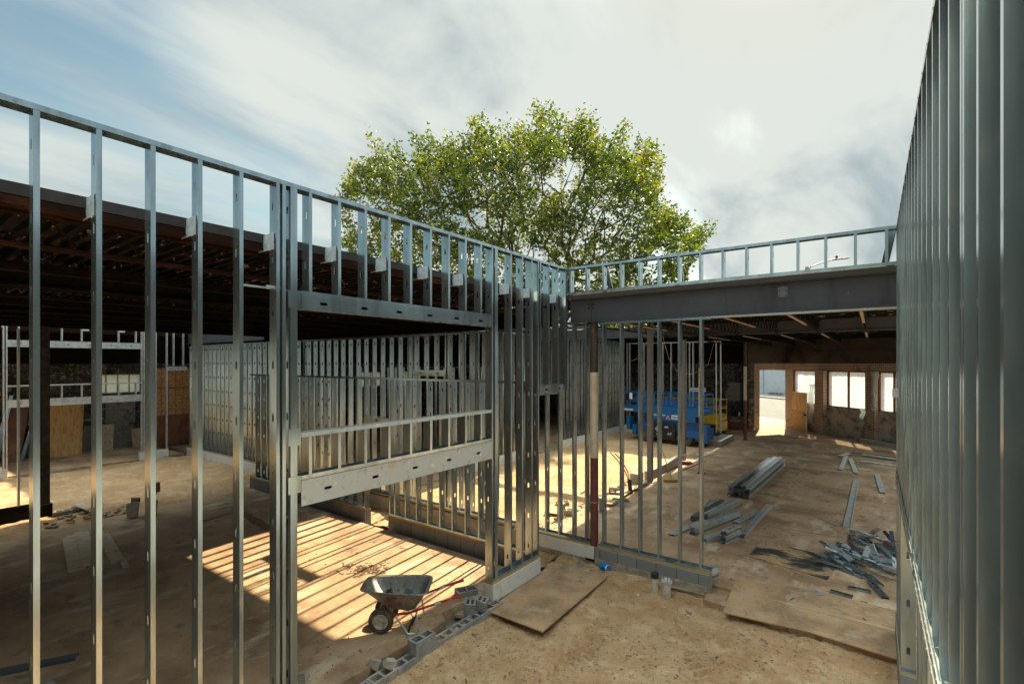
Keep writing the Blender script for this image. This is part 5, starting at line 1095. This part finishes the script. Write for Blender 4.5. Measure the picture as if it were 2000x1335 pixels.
MB().box(-.98, yb-.03, 1.24, 1.75, yb+.0, 1.62).build('side_beam', bluepaint, bl_); MB().box(-.85, yb+.12, .75, 1.85, yb+.2, 1.24).build('side_cover', bluepaint, bl_)
bk = MB().box(-.6, yb-.01, .24, .62, yb+.2, 1.06).build('engine_cover', darkpanel, bl_, bev=.02)
for (a_, b_, c_2, d_2) in ((-.12+-.3, .62, -.2, .88), (-.25, .72, -.12, .97), (.05, .84, .25, .92), (-.5, .70, -.46, .80)): MB().box(a_, yb-.016, b_, c_2, yb-.011, d_2).build('decal', decalm, bk)
text('4.0', .20, MATS['white decal'], 'lettering', bk, (.18, yb-.014, .48), (R(90), 0, 0), shear=.3)
sb = bl_
text('Genie GS-4069 RT', .135, whitelet, 'lettering', bl_, (-.94, yb-.034, 1.45), (R(90), 0, 0), shear=.25, sx=.98)
text('A', .30, redlet, 'lettering', bl_, (.18, yb-.034, 1.32), (R(90), 0, 0)); text('A', .32, whitelet, 'lettering', bl_, (.15, yb-.032, 1.305), (R(90), 0, 0), ext=.0005)
MB().box(.45, yb-.034, 1.33, 1.1, yb-.031, 1.55).build('badge', whitelet, bl_); text('RENTS', .17, bluepaint, 'lettering', bl_, (.49, yb-.037, 1.38), (R(90), 0, 0))
MB().box(-2.25, yb-.02, .55, -2.05, yb+.4, 1.30).build('outrigger', bluepaint, bl_); MB().box(1.95, yb-.05, .25, 2.35, yb+.35, 1.15).build('outrigger', bluepaint, bl_); MB().box(1.2, yb-.02, .45, 1.9, yb+.12, .85).build('side_cover', bluepaint, bl_)
cbx = MB().box(-2.35, yb-.06, 2.2, -2.1, yb+.02, 2.6).build('control_box', darkpanel, bl_); MB().box(-2.05, yb-.07, 2.27, -1.9, yb-.02, 2.6).build('manual_box', whitelet, bl_)
yl = lift('scissor_lift', 'smaller yellow scissor lift standing behind the blue one', (-8.55, 30.9, .11), R(-6), yellowpaint, 3.0, 1.2, 1.12, 1.0, .8, big=False)
MB().box(.2, -.64, .70, 1.52, -.6, 1.12).build('side_panel', yellowpaint, yl); MB().box(-.7, -.62, .2, 1.2, -.55, .6).build('tray_cover', darkpanel, yl)
# tool chest
x, y = gp(1419, 837, .12); t = thing('tool_chest', 'brown steel tool chest against the charred wall by the far column', 'tool chest', (x, y, .12), R(-4))
MB().box(0, 0, .08, 1.05, .7, .72).build('box', brownbox, t, bev=.01); MB().box(-.01, -.01, .72, 1.06, .71, .84).build('lid', brownbox, t, bev=.01)
for xx in (.1, .85): MB().box(xx, .05, 0, xx+.1, .65, .08).build('skid', black, t)
text('KNAACK BOX', .095, whitelet, 'lettering', t, (.22, -.004, .55), (R(90), 0, 0)); text('JOB SITE', .08, redlet, 'lettering', t, (.34, -.004, .44), (R(90), 0, 0))
MB().box(.35, -.02, .70, .62, 0, .74).build('latch', galvd, t)
tag(MB().lathe([(.001, 0), (.06, 0), (.05, .22), (.02, .26), (.001, .26)], n=10).build('bottle', decalm, loc=(x+.7, y+.3, .97), smooth=True), 'pale bottle standing on the brown tool chest', 'bottle'); tag(MB().box(0, 0, 0, .14, .1, .45).build('carton', decalm, loc=(x+.95, y+.35, .965)), 'upright pale carton on the tool chest end', 'carton')
x, y = gp(1473, 840, SL); tag(MB().lathe([(.001, 0), (.06, 0), (.07, .17), (.001, .17)], n=12).build('paper_cup', whitelet, loc=(x, y, SL), smooth=True), 'white cup on the floor beside the bright doorway', 'cup')
x, y = gp(1462, 838, SL); tag(MB().tube([(.3*math.cos(a)*(1+.1*math.sin(3*a)), .2*math.sin(a), .04+.02*(a/6)) for a in [i*.5 for i in range(26)]], .02, 6).build('hose_coil', redlet, loc=(x, y, SL)), 'red hose coiled on the floor by the tool chest', 'hose')
# hanging cords
def cord(pts, m, lb): tag(MB().tube(pts, .007, 5).build('hanging_cord', m), lb, 'cord')
a = ontoY(1293, 24.0); b = ontoY(1320, 24.0); c2 = ontoY(1354, 24.0); d2 = ontoY(1383, 24.0)
def zp(py, X, Y): return CZ-(py-708)/961*(-X*s_+Y*c_)
cord([(a[0], 24, 5.8), ((a[0]+b[0])/2, 24, zp(700, a[0], 24)), (b[0], 24, zp(722, b[0], 24)), (b[0]+.35, 24, zp(731, b[0], 24)), (c2[0], 24, zp(730, c2[0], 24)), (d2[0], 24, zp(712, d2[0], 24)), (ontoY(1400, 24)[0], 24, 5.8)], MATS['strand board'], 'thin orange cord hanging in a loop above the blue lift')
a = ontoY(1226, 26); b = ontoY(1244, 26); cord([(a[0], 26, zp(708, a[0], 26)), (b[0], 26, zp(700, b[0], 26)), (b[0]+.8, 26, 5.8)], MATS['yellow pine plate'], 'short yellow cord hanging left of the loop')
# scattered chips
mb = MB()
def chips(n_, x0, x1, y0, y1, zf, smin, smax, cl=False):
    for _ in range(n_):
        x = rnd.uniform(x0, x1); y = rnd.uniform(y0, y1)
        if noise.noise(Vector((x*.9, y*.9, 4))) < -.05: continue
        l = rnd.uniform(smin, smax)*(1 if rnd.random() > .06 else 2.2); a = rnd.random()*6.28; z = zf(x, y)+.006; d = Vector((math.cos(a), math.sin(a), rnd.uniform(-.1, .25)))*l
        mb.bar((x, y, z), Vector((x, y, z))+d, l*rnd.uniform(.08, .4), rnd.uniform(.003, .012), k=rnd.choice((0, 0, 0, 1, 1, 2)))
chips(1700, -5.3, .25, 3.5, 9.5, sandh, .015, .05); chips(420, -10, -5.8, 3, 8.2, lambda x, y: SL, .012, .04); chips(650, -4.8, .3, 10, 20, lambda x, y: SL, .015, .06)
for _ in range(170):
    x, y = gp(rnd.gauss(715, 22), rnd.gauss(1112, 6), SL); a = rnd.random()*6.28; l = rnd.uniform(.03, .12); mb.bar((x, y, SL+.008), (x+l*math.cos(a), y+l*math.sin(a), SL+.015), .012, .008, k=1)
tag(mb.build('wood_chips', [chipm, soil, oldwood]), 'litter of small chips and pebbles on sand and slab', 'debris', kind='stuff')
mb = MB()
def stones(n_, x0, x1, y0, y1, zf, a0, a1):
    kk = n_ > 1000
    for _ in range(n_):
        x = rnd.uniform(x0, x1); y = rnd.uniform(y0, y1); r = rnd.uniform(a0, a1); z = zf(x, y)
        mb.lathe([(.001, -.3*r), (r, 0), (.8*r, .5*r), (.001, .75*r)], (x, y, z), (rnd.uniform(-.3, .3), rnd.uniform(-.3, .3), 1), n=5, k=1 if kk else rnd.randint(0, 1))
stones(120, -5.75, -5.58, 3, 6.9, lambda x, y: -.24, .02, .055); stones(160, -7.2, -6.5, 10, 17, lambda x, y: .10, .03, .10); stones(120, -6.3, -5.55, 6.4, 7.0, lambda x, y: -.05, .03, .09); stones(90, -5.4, -4.5, 8.6, 9.5, lambda x, y: sandh(x, y), .02, .06); stones(80, -19, -16.6, 3.2, 5, lambda x, y: .08, .03, .09)
stones(2600, -5.2, .25, 3.6, 9.3, lambda x, y: sandh(x, y)-.004, .006, .022)
tag(mb.build('rubble', [rough, stonem]), 'small rubble along the trench and broken slab edges', 'rubble', kind='stuff')
